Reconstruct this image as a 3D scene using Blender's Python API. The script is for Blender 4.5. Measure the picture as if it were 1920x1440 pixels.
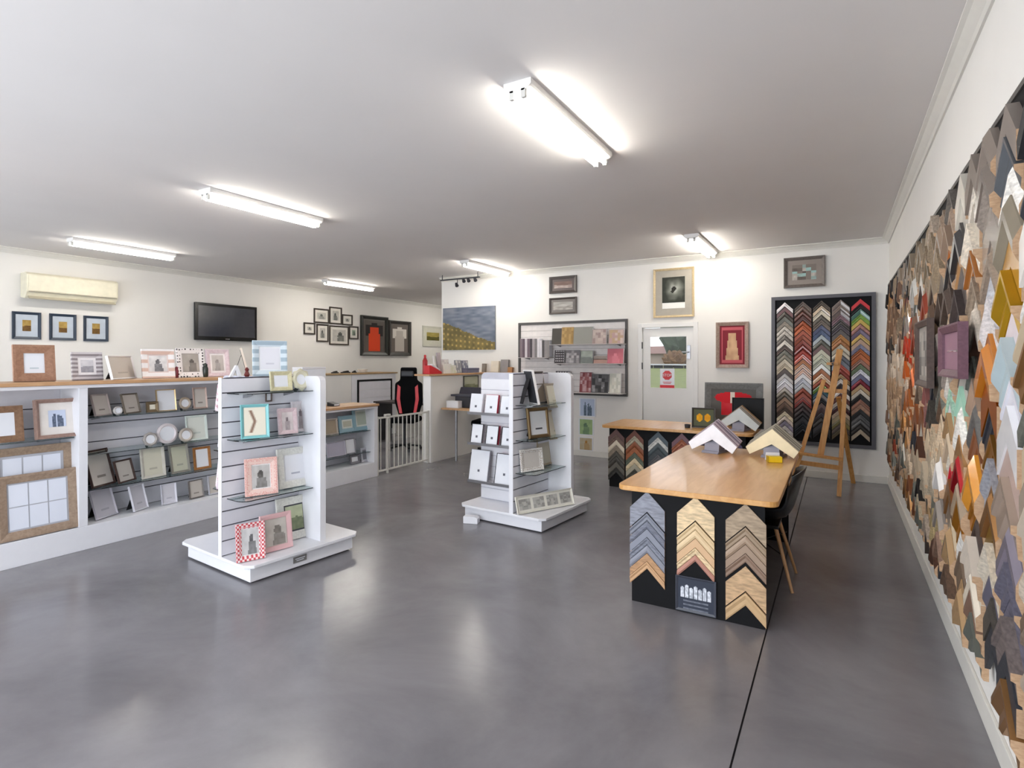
import bpy, bmesh, math, random
from mathutils import Vector, Matrix
random.seed(7)
for o in list(bpy.data.objects): bpy.data.objects.remove(o)
SC = bpy.context.scene; COL = SC.collection
# ---------------------------------------------------------------- camera, world, light, exposure
FOC, CX, HY, CH, TH = 1047.0, 960.0, 675.0, 1.53, math.radians(30.3)
cd = bpy.data.cameras.new('camera'); cam = bpy.data.objects.new('camera', cd); COL.objects.link(cam)
cd.sensor_width = 36; cd.lens = FOC/1920*36; cd.shift_y = -(720-HY)/1920
cam.location = (0, 0, CH); cam.rotation_euler = (math.pi/2, 0, TH); SC.camera = cam
cd.clip_start = .02
W = bpy.data.worlds.new('world'); SC.world = W; W.use_nodes = True
W.node_tree.nodes['Background'].inputs[0].default_value = (.88, .93, 1, 1)
W.node_tree.nodes['Background'].inputs[1].default_value = 1.2
SC.view_settings.view_transform = 'Standard'; SC.view_settings.look = 'None'
SC.view_settings.gamma = 1; SC.view_settings.exposure = 1.17
def area(loc, rot, sx, sy, power, col):
    l = bpy.data.lights.new('window_daylight', 'AREA'); l.shape = 'RECTANGLE'; l.size = sx; l.size_y = sy
    l.energy = power; l.color = col; o = bpy.data.objects.new('window_daylight', l); COL.objects.link(o)
    o.location = loc; o.rotation_euler = rot; return o
DAY = 38
for wx in (-8.0, -5.2, -2.4): area((wx, -1.72, 1.35), (math.pi/2, 0, 0), 2.2, 2.3, DAY, (.87, .93, 1.0))
area((-.6, -1.72, 1.35), (math.pi/2, 0, 0), .9, 2.3, DAY*.4, (.87, .93, 1.0))
TUBE = 23

# ---------------------------------------------------------------- helpers
def P(px, py, X=None, Y=None, Z=None):
    u = (px-CX)/FOC; v = (HY-py)/FOC
    dx, dy = u*math.cos(TH)-math.sin(TH), u*math.sin(TH)+math.cos(TH)
    t = X/dx if X is not None else (Y/dy if Y is not None else (Z-CH)/v)
    return Vector((t*dx, t*dy, CH+t*v))
def depth(x, y): return -x*math.sin(TH)+y*math.cos(TH)
def s2l(c): return c/12.92 if c <= .04045 else ((c+.055)/1.055)**2.4
def rgb(h):
    if isinstance(h, str): h = h.lstrip('#'); h = [int(h[i:i+2], 16)/255 for i in (0, 2, 4)]
    return tuple(s2l(c) for c in h)
MATS = {}
def mat(name, col, rough=.5, metal=0, noise=.06, nscale=12, bump=0, coat=0, emit=None, estr=0, trans=0, spec=.5, stretch=None):
    if name in MATS: return MATS[name]
    m = bpy.data.materials.new(name); m.use_nodes = True; nt = m.node_tree; b = nt.nodes['Principled BSDF']
    c = rgb(col); b.inputs['Roughness'].default_value = rough; b.inputs['Metallic'].default_value = metal
    b.inputs['Specular IOR Level'].default_value = spec
    if coat: b.inputs['Coat Weight'].default_value = coat; b.inputs['Coat Roughness'].default_value = .08
    if trans: b.inputs['Transmission Weight'].default_value = trans; b.inputs['IOR'].default_value = 1.45
    if emit: b.inputs['Emission Color'].default_value = (*rgb(emit), 1); b.inputs['Emission Strength'].default_value = estr
    tc = nt.nodes.new('ShaderNodeTexCoord'); mp = nt.nodes.new('ShaderNodeMapping'); n = nt.nodes.new('ShaderNodeTexNoise')
    nt.links.new(tc.outputs['Object'], mp.inputs[0]); nt.links.new(mp.outputs[0], n.inputs['Vector'])
    if stretch: mp.inputs['Scale'].default_value = stretch
    n.inputs['Scale'].default_value = nscale; n.inputs['Detail'].default_value = 4
    r = nt.nodes.new('ShaderNodeMapRange'); r.inputs[3].default_value = 1-noise; r.inputs[4].default_value = 1+noise
    r.inputs[1].default_value = .3; r.inputs[2].default_value = .7
    nt.links.new(n.outputs['Fac'], r.inputs[0])
    mx = nt.nodes.new('ShaderNodeVectorMath'); mx.operation = 'SCALE'; mx.inputs[0].default_value = c
    nt.links.new(r.outputs[0], mx.inputs['Scale']); nt.links.new(mx.outputs[0], b.inputs['Base Color'])
    if bump:
        bp = nt.nodes.new('ShaderNodeBump'); bp.inputs['Strength'].default_value = bump; bp.inputs['Distance'].default_value = .01
        nt.links.new(n.outputs['Fac'], bp.inputs['Height']); nt.links.new(bp.outputs[0], b.inputs['Normal'])
    MATS[name] = m; return m
def wood(name, c1, c2, rough=.4, stretch=(1, 12, 12), scale=4, coat=0):
    if name in MATS: return MATS[name]
    m = mat(name, c1, rough, coat=coat, nscale=scale, stretch=stretch); nt = m.node_tree; b = nt.nodes['Principled BSDF']
    n = [x for x in nt.nodes if x.type == 'TEX_NOISE'][0]; n.inputs['Distortion'].default_value = .6
    r = nt.nodes.new('ShaderNodeValToRGB'); r.color_ramp.elements[0].position = .32; r.color_ramp.elements[1].position = .68
    r.color_ramp.elements[0].color = (*rgb(c1), 1); r.color_ramp.elements[1].color = (*rgb(c2), 1)
    nt.links.new(n.outputs['Fac'], r.inputs[0]); nt.links.new(r.outputs[0], b.inputs['Base Color'])
    return m
def pattern(name, c1, c2, kind='voronoi', scale=60, thr=.3):
    m = bpy.data.materials.new(name); m.use_nodes = True; nt = m.node_tree; b = nt.nodes['Principled BSDF']
    tc = nt.nodes.new('ShaderNodeTexCoord')
    t = nt.nodes.new({'voronoi': 'ShaderNodeTexVoronoi', 'checker': 'ShaderNodeTexChecker', 'wave': 'ShaderNodeTexWave'}[kind])
    t.inputs['Scale'].default_value = scale
    nt.links.new(tc.outputs['Object'], t.inputs['Vector'])
    if kind == 'checker':
        t.inputs[1].default_value = (*rgb(c1), 1); t.inputs[2].default_value = (*rgb(c2), 1); nt.links.new(t.outputs[0], b.inputs['Base Color'])
    else:
        if kind == 'wave': t.bands_direction = 'DIAGONAL' if 'zig' in name else 'Z'
        if kind == 'voronoi': t.inputs['Randomness'].default_value = .3
        r = nt.nodes.new('ShaderNodeValToRGB'); r.color_ramp.interpolation = 'CONSTANT'
        r.color_ramp.elements[0].color = (*rgb(c1), 1); r.color_ramp.elements[1].color = (*rgb(c2), 1); r.color_ramp.elements[1].position = thr
        nt.links.new(t.outputs[0 if kind == 'voronoi' else 1], r.inputs[0]); nt.links.new(r.outputs[0], b.inputs['Base Color'])
    b.inputs['Roughness'].default_value = .5; MATS[name] = m; return m
def objcol(name, rough, metal=0, grain=0, coat=0):       # surface coloured by the object's own colour
    m = mat(name, '#ffffff', rough, metal, coat=coat, noise=.06+grain, nscale=22 if grain else 10, stretch=(1, 4, 4) if grain else None)
    nt = m.node_tree; oi = nt.nodes.new('ShaderNodeObjectInfo'); mx = [x for x in nt.nodes if x.type == 'VECT_MATH'][0]
    nt.links.new(oi.outputs['Color'], mx.inputs[0]); return m

class M:
    def __init__(s): s.v = []; s.f = []; s.m = []; s.T = Matrix()
    def add(s, vs, fs, mi=0):
        o = len(s.v); s.v += [tuple(s.T @ Vector(v)) for v in vs]; s.f += [[i+o for i in f] for f in fs]
        s.m += (mi if isinstance(mi, list) else [mi]*len(fs)); return s
    def box(s, x0, x1, y0, y1, z0, z1, mi=0):
        x0, x1 = sorted((x0, x1)); y0, y1 = sorted((y0, y1)); z0, z1 = sorted((z0, z1))
        return s.add([(x, y, z) for z in (z0, z1) for y in (y0, y1) for x in (x0, x1)],
            [(0, 2, 3, 1), (4, 5, 7, 6), (0, 1, 5, 4), (2, 6, 7, 3), (0, 4, 6, 2), (1, 3, 7, 5)], mi)
    def prism(s, pts, a, b, axis='z', mi=0):             # polygon extruded along an axis
        n = len(pts)
        def q(p, c): return {'z': (p[0], p[1], c), 'y': (p[0], c, p[1]), 'x': (c, p[0], p[1])}[axis]
        vs = [q(p, a) for p in pts]+[q(p, b) for p in pts]
        fs = [list(range(n))[::-1], list(range(n, 2*n))]+[(i, (i+1) % n, n+(i+1) % n, n+i) for i in range(n)]
        return s.add(vs, fs, mi)
    def tube(s, pts, r, n=10, mi=0):
        pts = [Vector(p) for p in pts]; rs = r if isinstance(r, (list, tuple)) else [r]*len(pts); vs = []; fs = []
        for i, p in enumerate(pts):
            d = (pts[min(i+1, len(pts)-1)]-pts[max(i-1, 0)]).normalized()
            a = d.orthogonal().normalized() if i == 0 else (pa-d*pa.dot(d)).normalized()
            pa = a; b = d.cross(a)
            vs += [tuple(p+(a*math.cos(t)+b*math.sin(t))*rs[i]) for t in [2*math.pi*k/n for k in range(n)]]
        for i in range(len(pts)-1): fs += [(i*n+k, i*n+(k+1) % n, (i+1)*n+(k+1) % n, (i+1)*n+k) for k in range(n)]
        fs += [list(range(n))[::-1], [(len(pts)-1)*n+k for k in range(n)]]
        return s.add(vs, fs, mi)
    def bar(s, a, b, w, d, up=(0, 0, 1), mi=0):          # rectangular stick between two points
        a, b = Vector(a), Vector(b); z = (b-a).normalized(); x = Vector(up).cross(z)
        x = x.normalized() if x.length > 1e-4 else Vector((1, 0, 0)); y = z.cross(x)
        vs = [tuple(p+x*i*w/2+y*j*d/2) for p in (a, b) for j in (-1, 1) for i in (-1, 1)]
        return s.add(vs, [(0, 2, 3, 1), (4, 5, 7, 6), (0, 1, 5, 4), (2, 6, 7, 3), (0, 4, 6, 2), (1, 3, 7, 5)], mi)
    def lathe(s, prof, n=24, mi=0, axis='z'):
        vs = []; fs = []
        for r, h in prof:
            for k in range(n):
                t = 2*math.pi*k/n; c, e = r*math.cos(t), r*math.sin(t)
                vs.append((c, e, h) if axis == 'z' else (c, h, e))
        for i in range(len(prof)-1): fs += [(i*n+k, i*n+(k+1) % n, (i+1)*n+(k+1) % n, (i+1)*n+k) for k in range(n)]
        fs += [list(range(n))[::-1], [(len(prof)-1)*n+k for k in range(n)]]
        return s.add(vs, fs, mi)
    def mesh(s, name, mats, smooth=False):
        me = bpy.data.meshes.new(name); me.from_pydata(s.v, [], s.f)
        for m in (mats if isinstance(mats, (list, tuple)) else [mats]): me.materials.append(m)
        for p, i in zip(me.polygons, s.m): p.material_index = i
        bm = bmesh.new(); bm.from_mesh(me); bmesh.ops.recalc_face_normals(bm, faces=bm.faces); bm.to_mesh(me); bm.free()
        if smooth: me.shade_smooth(); me.set_sharp_from_angle(angle=.6)
        me.update(); return me
    def build(s, name, mats, parent=None, loc=None, rot=None, bevel=0, smooth=False):
        o = link(name, s.mesh(name, mats, smooth), parent, loc, rot)
        if bevel: md = o.modifiers.new('bevel', 'BEVEL'); md.width = bevel; md.segments = 2; md.limit_method = 'ANGLE'
        return o
def link(name, data, parent=None, loc=None, rot=None):
    o = bpy.data.objects.new(name, data); COL.objects.link(o)
    if parent: o.parent = parent
    if loc is not None: o.location = loc
    if rot is not None: o.rotation_euler = rot
    return o
def tag(o, label, cat, group=None):
    o['label'] = label; o['category'] = cat
    if group: o['group'] = group
    return o
def thing(name, label, cat, loc=(0, 0, 0), rz=0, group=None, rx=0):
    o = link(name, None, None, loc, (rx, 0, rz)); o.empty_display_size = .05; return tag(o, label, cat, group)
def struct(o): o['kind'] = 'structure'; return o

WHITE = mat('white_paint', '#e9e7e4', .55, noise=.02, nscale=3)
WALL = mat('wall_paint', '#e8e5e0', .85, noise=.015, nscale=2, bump=.02)
CEIL = mat('ceiling_paint', '#dcd8d6', .9, noise=.015, nscale=1.5)
TRIMM = mat('trim_paint', '#d9d6cf', .6, noise=.02)
LAM = mat('white_laminate', '#e4e4e9', .35, noise=.015)
SLAT = mat('slat_laminate', '#e3e2ea', .4, noise=.02)
GROOVE = mat('groove_grey', '#4e4b54', .7)  # dark grey core board, visible in the gaps between slats
BLACK = mat('black_panel', '#0c0c0f', .7, noise=.2, spec=.25)
BLK = mat('black_plastic', '#111113', .4)
DGREY = mat('dark_grey_plastic', '#2b2c31', .5)
CHROME = mat('chrome', '#c8c8cc', .2, 1)
STEEL = mat('brushed_steel', '#a4a4a8', .35, .9)
OAK = wood('oak_top', '#d8a566', '#c99250', .32, (8, 1, 8), 3, coat=.3)
OAK2 = wood('oak_ledge', '#c9a078', '#b48a62', .4, (8, 1, 8), 4)
PINE = wood('pine_easel', '#cf9a58', '#b97f3f', .45, (9, 9, 1), 5)
RAW = wood('raw_wood_cut', '#c9a785', '#b08d6c', .7, (3, 3, 9), 14)
PAPER = mat('white_paper', '#e6e8ee', .7, noise=.02)
CREAMP = mat('cream_mat_board', '#efe3c6', .8, noise=.03)
GLASS = mat('shelf_glass', '#cfe3e0', .03, trans=1, noise=0)
WHITEMETAL = mat('white_metal', '#d4d2cc', .35)
REDP = mat('red_plastic', '#c81420', .35)
M_PAINT = objcol('moulding_paint', .45)
M_GRAIN = objcol('moulding_grain', .55, grain=.22)
M_GLOSS = objcol('moulding_gloss', .22, coat=.5)
M_METAL = objcol('moulding_gilt', .32, .75)

# floor: polished concrete
def floor_mat():
    m = bpy.data.materials.new('polished_concrete'); m.use_nodes = True; nt = m.node_tree; b = nt.nodes['Principled BSDF']
    tc = nt.nodes.new('ShaderNodeTexCoord'); a = nt.nodes.new('ShaderNodeTexNoise'); a.inputs['Scale'].default_value = .9; a.inputs['Detail'].default_value = 8
    a.inputs['Roughness'].default_value = .65; a.inputs['Distortion'].default_value = .4
    nt.links.new(tc.outputs['Object'], a.inputs['Vector'])
    r = nt.nodes.new('ShaderNodeValToRGB'); r.color_ramp.elements[0].position = .3; r.color_ramp.elements[1].position = .72
    r.color_ramp.elements[0].color = (*rgb('#68666a'), 1); r.color_ramp.elements[1].color = (*rgb('#878589'), 1)
    nt.links.new(a.outputs['Fac'], r.inputs[0]); nt.links.new(r.outputs[0], b.inputs['Base Color'])
    g = nt.nodes.new('ShaderNodeMapRange'); g.inputs[3].default_value = .16; g.inputs[4].default_value = .3
    nt.links.new(a.outputs['Fac'], g.inputs[0]); nt.links.new(g.outputs[0], b.inputs['Roughness'])
    f = nt.nodes.new('ShaderNodeTexNoise'); f.inputs['Scale'].default_value = 60; nt.links.new(tc.outputs['Object'], f.inputs['Vector'])
    bp = nt.nodes.new('ShaderNodeBump'); bp.inputs['Strength'].default_value = .04; bp.inputs['Distance'].default_value = .003
    nt.links.new(f.outputs['Fac'], bp.inputs['Height']); nt.links.new(bp.outputs[0], b.inputs['Normal'])
    b.inputs['Specular IOR Level'].default_value = .55
    return m
FLOOR = floor_mat()

# ---------------------------------------------------------------- room shell
XR, XL, YB, YF, CZ, XC, YFAR = .54, -9.6, 8.27, -1.8, 3.04, -6.34, 14.0
fl = struct(M().box(XL-.2, XR+.2, YF-.1, YB+.15, -.12, -.012).box(XL-.2, XC+.15, YB+.15, YFAR+.1, -.12, -.012).build('floor', mat('joint_dark', '#2d2c2e', .9)))
JX = -.35
for (a, b, c, d) in ((XL-.2, JX-.004, YF-.1, YB+.15), (JX+.004, XR+.2, YF-.1, YB+.15), (XL-.2, XC+.15, YB+.15, YFAR+.1)):
    M().box(a, b, c, d, -.012, 0).build('slab', FLOOR, fl)
struct(M().box(XL-.2, XR+.2, YF-.1, YB+.15, CZ, CZ+.1).box(XL-.2, XC+.15, YB+.15, YFAR+.15, CZ, CZ+.1).build('ceiling', CEIL))
struct(M().box(XR, XR+.15, YF, YB+.15, 0, CZ).build('wall_right', WALL))
struct(M().box(XL-.15, XL, YF, YFAR, 0, CZ).build('wall_left', WALL))
struct(M().box(XL-.15, XC+.15, YFAR, YFAR+.15, 0, CZ).build('wall_far', WALL))
struct(M().box(XC, XC+.15, YB+.15, YFAR, 0, CZ).build('wall_partition', WALL))
# back wall with the doorway
d0, d1 = P(1204, 620, Y=YB), P(1301, 620, Y=YB); DX0, DX1 = d0.x, d1.x; DZ = P(1250, 613, Y=YB).z
struct(M().box(XC, DX0, YB, YB+.15, 0, CZ).box(DX1, XR, YB, YB+.15, 0, CZ).box(DX0, DX1, YB, YB+.15, DZ, CZ).build('wall_back', WALL))
# front wall with shopfront openings
wf = M(); xs = [XL, -9.1, -6.9, -6.3, -4.1, -3.5, -1.3, -1.05, -.15, XR]
for i in range(0, len(xs)-1):
    if i % 2 == 0: wf.box(xs[i], xs[i+1], YF-.1, YF, 0, CZ)
    else: wf.box(xs[i], xs[i+1], YF-.1, YF, 2.5, CZ).box(xs[i], xs[i+1], YF-.1, YF, 0, .2)
struct(wf.build('wall_front', WALL))
# cornices (cove profile) and skirtings
def cove(name, a, b, axis, sgn, off):
    pr = [(0, CZ), (0, CZ-.075), (.012, CZ-.075), (.02, CZ-.055), (.055, CZ-.02), (.075, CZ-.012), (.075, CZ)]
    m = M().prism([(off+sgn*p[0], p[1]) for p in pr], a, b, 'x' if axis == 'x' else 'y')
    return struct(m.build(name, TRIMM))
cove('trim_1', XC, XR, 'x', -1, YB)
cove('trim_2', YF, YB, 'y', -1, XR)
cove('trim_3', YF, YFAR, 'y', 1, XL)
def skirt(name, m): return struct(m.build(name, TRIMM, bevel=.003))
skirt('baseboard_right', M().box(XR-.014, XR, YF, YB, 0, .11))
skirt('baseboard_back', M().box(XC, DX0-.06, YB-.014, YB, 0, .09).box(DX1+.06, XR-.014, YB-.014, YB, 0, .09))
skirt('baseboard_left', M().box(XL, XL+.014, YF, YFAR, 0, .09))

# outdoors seen through the door pane
GR = mat('lawn_grass', '#565c2c', .9, noise=.25, nscale=4, bump=.3)
lawn = struct(M().prism([(YB+.3, -.1), (YB+.3, .88), (14.3, 1.062), (14.3, -.1)], XC+.16, 6, 'x').prism([(14.301, -.1), (14.301, 1.062), (20.5, 1.25), (40, 1.3), (40, -.1)], -16, 6, 'x').build('ground', GR))
fb = thing('timber_fence', 'dark grey timber fence across the lawn, seen through the door pane', 'fence', (-9, 20, 1.2))
for i in range(18): M().box(i*.36, i*.36+.33, 0, .03, 0, .14).build('paling', mat('fence_grey', '#3d3c40', .8), fb)
M().box(0, 6.5, -.05, 0, .14, .19).build('rail', mat('fence_rail', '#a9a9ab', .6), fb)
def bush(name, label, loc, s, col, seed):
    rnd = random.Random(seed); bm = bmesh.new(); bmesh.ops.create_icosphere(bm, subdivisions=4, radius=1)
    for v in bm.verts:
        k = 1+.22*math.sin(v.co.x*7+seed)*math.sin(v.co.y*9)*math.sin(v.co.z*8+1)+rnd.uniform(-.06, .06); v.co = Vector((v.co.x*s[0]*k, v.co.y*s[1]*k, (v.co.z+1)*s[2]*k))
    me = bpy.data.meshes.new(name); bm.to_mesh(me); bm.free()
    me.materials.append(mat('leaf_'+name+str(seed), col, .8, noise=.5, nscale=5, bump=.8)); o = link(name, me, None, loc); tag(o, label, 'tree'); return o
bush('garden_tree', 'dark green tree behind the fence, in the right half of the door pane', (-4.9, 23.2, 1.2), (1.45, .8, 1.5), '#3a4234', 3)
bush('garden_shrub', 'brown-green shrub low behind the fence, in the middle of the door pane', (-5.35, 21.4, 1.2), (.42, .3, .32), '#5c4228', 5)
sh = thing('garden_shed', 'pale shed with a brown roof behind the fence, left in the door pane', 'shed', (-8, 24, 1.2))
M().box(-1.3, 1.6, 0, 2, 0, .62).build('shed_wall', mat('shed_wall', '#9c8c80', .8), sh)
M().prism([(-.2, .6), (1, .95), (2.2, .6)], -1.5, 1.75, 'x').build('shed_roof', mat('shed_roof', '#6b4d44', .8), sh)

# door
dr = struct(link('door_1', None, None, ((DX0+DX1)/2, YB, 0))); dw = DX1-DX0
w0, w1 = P(1217.5, 680, Y=YB).x-dr.location.x, P(1288, 680, Y=YB).x-dr.location.x
wz1, wz0 = P(1250, 630, Y=YB).z, P(1250, 729, Y=YB).z
M().box(-dw/2+.012, w0, .02, .06, .008, DZ-.012).box(w1, dw/2-.012, .02, .06, .008, DZ-.012).box(w0, w1, .02, .06, .008, wz0).box(w0, w1, .02, .06, wz1, DZ-.012).build('door_leaf', WHITE, dr)
M().box(-dw/2-.06, -dw/2+.004, -.018, .1, 0, DZ+.06).box(dw/2-.004, dw/2+.06, -.018, .1, 0, DZ+.06).box(-dw/2+.004, dw/2-.004, -.018, .1, DZ-.004, DZ+.06).build('door_frame', WHITE, dr, bevel=.004)
gm = M().box(w0, w0+.012, .012, .022, wz0, wz1).box(w1-.012, w1, .012, .022, wz0, wz1).box(w0+.012, w1-.012, .012, .022, wz1-.012, wz1).box(w0+.012, w1-.012, .012, .022, wz0, wz0+.012)
gm.build('glazing_bead', WHITE, dr)
PANE = mat('window_glass', '#ffffff', 0, trans=1, noise=0); PANE.node_tree.nodes['Principled BSDF'].inputs['IOR'].default_value = 1.12
M().box(w0, w1, .036, .04, wz0, wz1).build('pane', PANE, dr)
hz = P(1301, 660, Y=YB).z
hd = M().box(dw/2-.10, dw/2-.05, .008, .02, hz-.1, hz+.1).build('handle_plate', STEEL, dr, bevel=.003)
M().tube([(dw/2-.075, .01, hz), (dw/2-.075, -.045, hz), (dw/2-.16, -.05, hz)], .009).build('handle', STEEL, dr, smooth=True)
for z in (P(1203, 686, Y=YB).z, .35, 1.75): M().tube([(-dw/2+.004, -.012, z-.05), (-dw/2+.004, -.012, z+.05)], .009).build('hinge', DGREY, dr)
def text(name, body, size, loc, rot, m, parent, ext=.0006):
    c = bpy.data.curves.new(name, 'FONT'); c.body = body; c.size = size; c.align_x = 'CENTER'; c.align_y = 'CENTER'; c.extrude = ext
    t = bpy.data.objects.new(name, c); COL.objects.link(t); bpy.context.view_layer.update()
    me = bpy.data.meshes.new_from_object(t.evaluated_get(bpy.context.evaluated_depsgraph_get())); bpy.data.objects.remove(t)
    me.materials.clear(); me.materials.append(m); return link(name, me, parent, loc, rot)
sg = thing('stop_sign', 'white sign with a red stop octagon stuck in the door pane', 'sign', P(1251, 710, Y=YB+.03))
a, b = P(1238, 691, Y=YB+.03), P(1265, 728, Y=YB+.03); sw, shh = (b.x-a.x)/2, (a.z-b.z)/2; cz = (a.z+b.z)/2-sg.location.z
M().box(-sw, sw, -.002, 0, cz-shh, cz+shh).build('sign_board', PAPER, sg)
M().prism([(.072*math.cos(math.pi/8+k*math.pi/4), cz+.045+.072*math.sin(math.pi/8+k*math.pi/4)) for k in range(8)], -.004, -.002, 'y').build('octagon', REDP, sg)
text('lettering', 'STOP', .055, (0, -.005, cz+.045), (math.pi/2, 0, 0), PAPER, sg)
M().box(-sw, sw, -.004, -.002, cz-shh, cz-shh+.045).box(-sw*.6, sw*.6, -.004, -.002, cz-.06, cz-.052).box(-sw*.5, sw*.5, -.004, -.002, cz-.08, cz-.072).build('red_band', REDP, sg)

# ---------------------------------------------------------------- ceiling lights
TM = mat('tube_glow', '#ffffff', .5, emit='#fffaf0', estr=TUBE, noise=0)
def light(label, x, y):
    t = thing('ceiling_light', label, 'light', (x, y, CZ), 0)
    M().prism([(-.085, 0), (-.085, -.03), (-.075, -.04), (-.04, -.058), (.04, -.058), (.075, -.04), (.085, -.03), (.085, 0)], 0, 1.24, 'y').build('fitting_body', WHITE, t)
    for sx in (-1, 1):
        M().tube([(sx*.036, .025, -.078), (sx*.036, 1.215, -.078)], .0135, 12).build('tube', TM, t, smooth=True)
        for yy in (.012, 1.228): M().box(sx*.036-.014, sx*.036+.014, yy-.012, yy+.012, -.095, -.045).build('tube_holder', WHITEMETAL, t, bevel=.003)
light('twin-tube batten light closest to the camera at the top centre', -1.5, 2.62)
light('twin-tube batten light on the ceiling above the larger front display', -4.82, 2.88)
light('twin-tube batten light above the white air conditioner', -8.2, 3.2)
light('twin-tube batten light above the cluster of small wall frames', -8.3, 7.25)
light('twin-tube batten light above the row of spotlights and canvas print', -4.88, 6.92)
light('twin-tube batten light above the large light wood frame and door', -1.52, 6.85)
light('twin-tube batten light hidden in the far back room', -8.2, 11.1)

# ---------------------------------------------------------------- prints
def hsh(i, j, s): 
    n = (i*374761393+j*668265263+s*2147483647) & 0xffffffff; n = ((n ^ (n >> 13))*1274126177) & 0xffffffff; return (n & 0xffff)/65535
def vn(u, v, s):
    i, j = math.floor(u), math.floor(v); a, b = u-i, v-j
    return (hsh(i, j, s)*(1-a)+hsh(i+1, j, s)*a)*(1-b)+(hsh(i, j+1, s)*(1-a)+hsh(i+1, j+1, s)*a)*b
def mixc(a, b, t): t = max(0, min(1, t)); return tuple(x*(1-t)+y*t for x, y in zip(a, b))
def hx(h): h = h.lstrip('#'); return tuple(int(h[i:i+2], 16)/255 for i in (0, 2, 4))
def pic(kind, seed, cols):
    c = [hx(x) for x in cols]
    def f(u, v):
        if kind == 'blob':
            ox, oy, sc_ = .42+.16*hsh(seed, 1, 2), .56+.1*hsh(seed, 2, 3), .11+.07*hsh(seed, 4, 5)
            d = math.hypot((u-ox)*1.2, v-oy); k = 1 if d < sc_+.05*vn(u*8, v*8, seed) else .25*vn(u*5, v*5, seed+7)
            if v < oy-sc_*.7 and abs(u-ox-.05) < sc_*1.7-.1*v+.06*vn(u*6, v*6, seed): k = .45+.4*hsh(seed, 3, 9)
            return mixc(c[0], c[1], k*(.7+.4*vn(u*9, v*9, seed+1)))
        if kind == 'land':
            h = .4+.15*vn(u*3, 0, seed)
            return mixc(c[0], c[1], vn(u*4, v*6, seed)*.6) if v > h else mixc(c[1], c[2], .3+.7*vn(u*7, v*9, seed))
        if kind == 'noise': return mixc(c[int(hsh(int(u*5), int(v*5), seed)*len(c)) % len(c)], c[0], .6*vn(u*8, v*8, seed))
        if kind == 'text': return c[1] if (.25 < u < .75 and int(v*22) % 4 == 1 and .2 < v < .55) else c[0]
        if kind == 'plain': return mixc(c[0], c[-1], .15*vn(u*3, v*3, seed))
        if kind == 'pair':
            k = 0
            for cx, hh in ((.35, .8), (.58, .72), (.72, .62)):
                if math.hypot((u-cx)*1.6, v-hh*.9) < .09 or (v < hh*.8 and abs(u-cx) < .11): k = 1
            return mixc(c[0], c[1], k*(.6+.4*vn(u*12, v*12, seed)))
        if kind == 'feather':
            k = abs((u-.5)-.5*(v-.5)*math.copysign(1, .5-v)); return mixc(c[1], c[0], k*9) if .12 < v < .9 else c[0]
        if kind == 'jersey':
            body = abs(u-.5) < .3-(.1 if v > .6 else 0) and v < .78; slv = v > .52 and v < .84 and abs(u-.5) < .42
            return c[1] if body else (c[2] if slv or math.hypot(u-.5, v-.84) < .12 else c[0])
        if kind == 'huts':
            h = .62-.5*u+.06*vn(u*10, v*10, seed)
            if v > h: return mixc(c[0], c[1], vn(u*10, v*26, seed))
            k = .3+.7*max(0, math.sin(u*75))*max(0, math.sin(v*52+u*9)); return mixc(c[2], c[3], k*(.5+vn(u*20, v*12, seed+2)))
        if kind == 'group':
            r = 0
            for k in range(7):
                cx = .12+k*.125; hh = .74 if k % 2 else .66
                if (abs(u-cx) < .055 and .38 < v < hh) or math.hypot(u-cx, (v-hh)*.8) < .05: r = 1
            if v < .3 and int(v*24) % 3 == 0 and .15 < u < .85: r = .35
            return mixc(c[0], c[1], r*(.55+.6*vn(u*25, v*20, seed)))
        if kind == 'check': return c[(int(u*6)+int(v*8)) % 2]
        if kind == 'grid': return c[1] if (u*5 % 1 > .35 and v*5 % 1 > .35) else c[0]
        if kind == 'rider':
            d = math.hypot(u-.52, v-.5); g = mixc(c[1], c[0], d*2.2+.4*vn(u*7, v*7, seed)-.2)
            if math.hypot(u-.52, v-.55) < .09 or math.hypot(u-.46, v-.45) < .07: return c[2]
            return g
        if kind == 'mitts':
            if (math.hypot((u-.3)*1.2, (v-.5)*.8) < .2) or (math.hypot((u-.7)*1.2, (v-.5)*.8) < .2): return mixc(c[1], c[2], vn(u*9, v*9, seed))
            return c[0]
        if kind == 'garment':
            if abs(u-.5) < .1+.28*(1-v)*.7 and .12 < v < .8: return mixc(c[1], c[2], vn(u*10, v*10, seed))
            if .07 < u < .93 and .05 < v < .95 and not (.12 < u < .88 and .1 < v < .9): return c[3]
            return c[0]
        if kind == 'cape':
            if math.hypot((u-.5)/1.0, (v-.72)/.45) < .42 and v > .5: return mixc(c[1], c[2], 1 if abs(u-.5) < .05 else 0)
            if abs(u-.38+.0*v) < .16 and .12 < v < .7: return mixc(c[1], c[2], .2*vn(u*9, v*9, 1))
            return c[0]
        return c[0]
    return f
PRM = None
def print_mat():
    global PRM
    if PRM: return PRM
    m = bpy.data.materials.new('printed_paper'); m.use_nodes = True; nt = m.node_tree; b = nt.nodes['Principled BSDF']
    a = nt.nodes.new('ShaderNodeVertexColor'); a.layer_name = 'ink'; nt.links.new(a.outputs[0], b.inputs['Base Color'])
    b.inputs['Roughness'].default_value = .6; b.inputs['Specular IOR Level'].default_value = .25; PRM = m; return m
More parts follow.
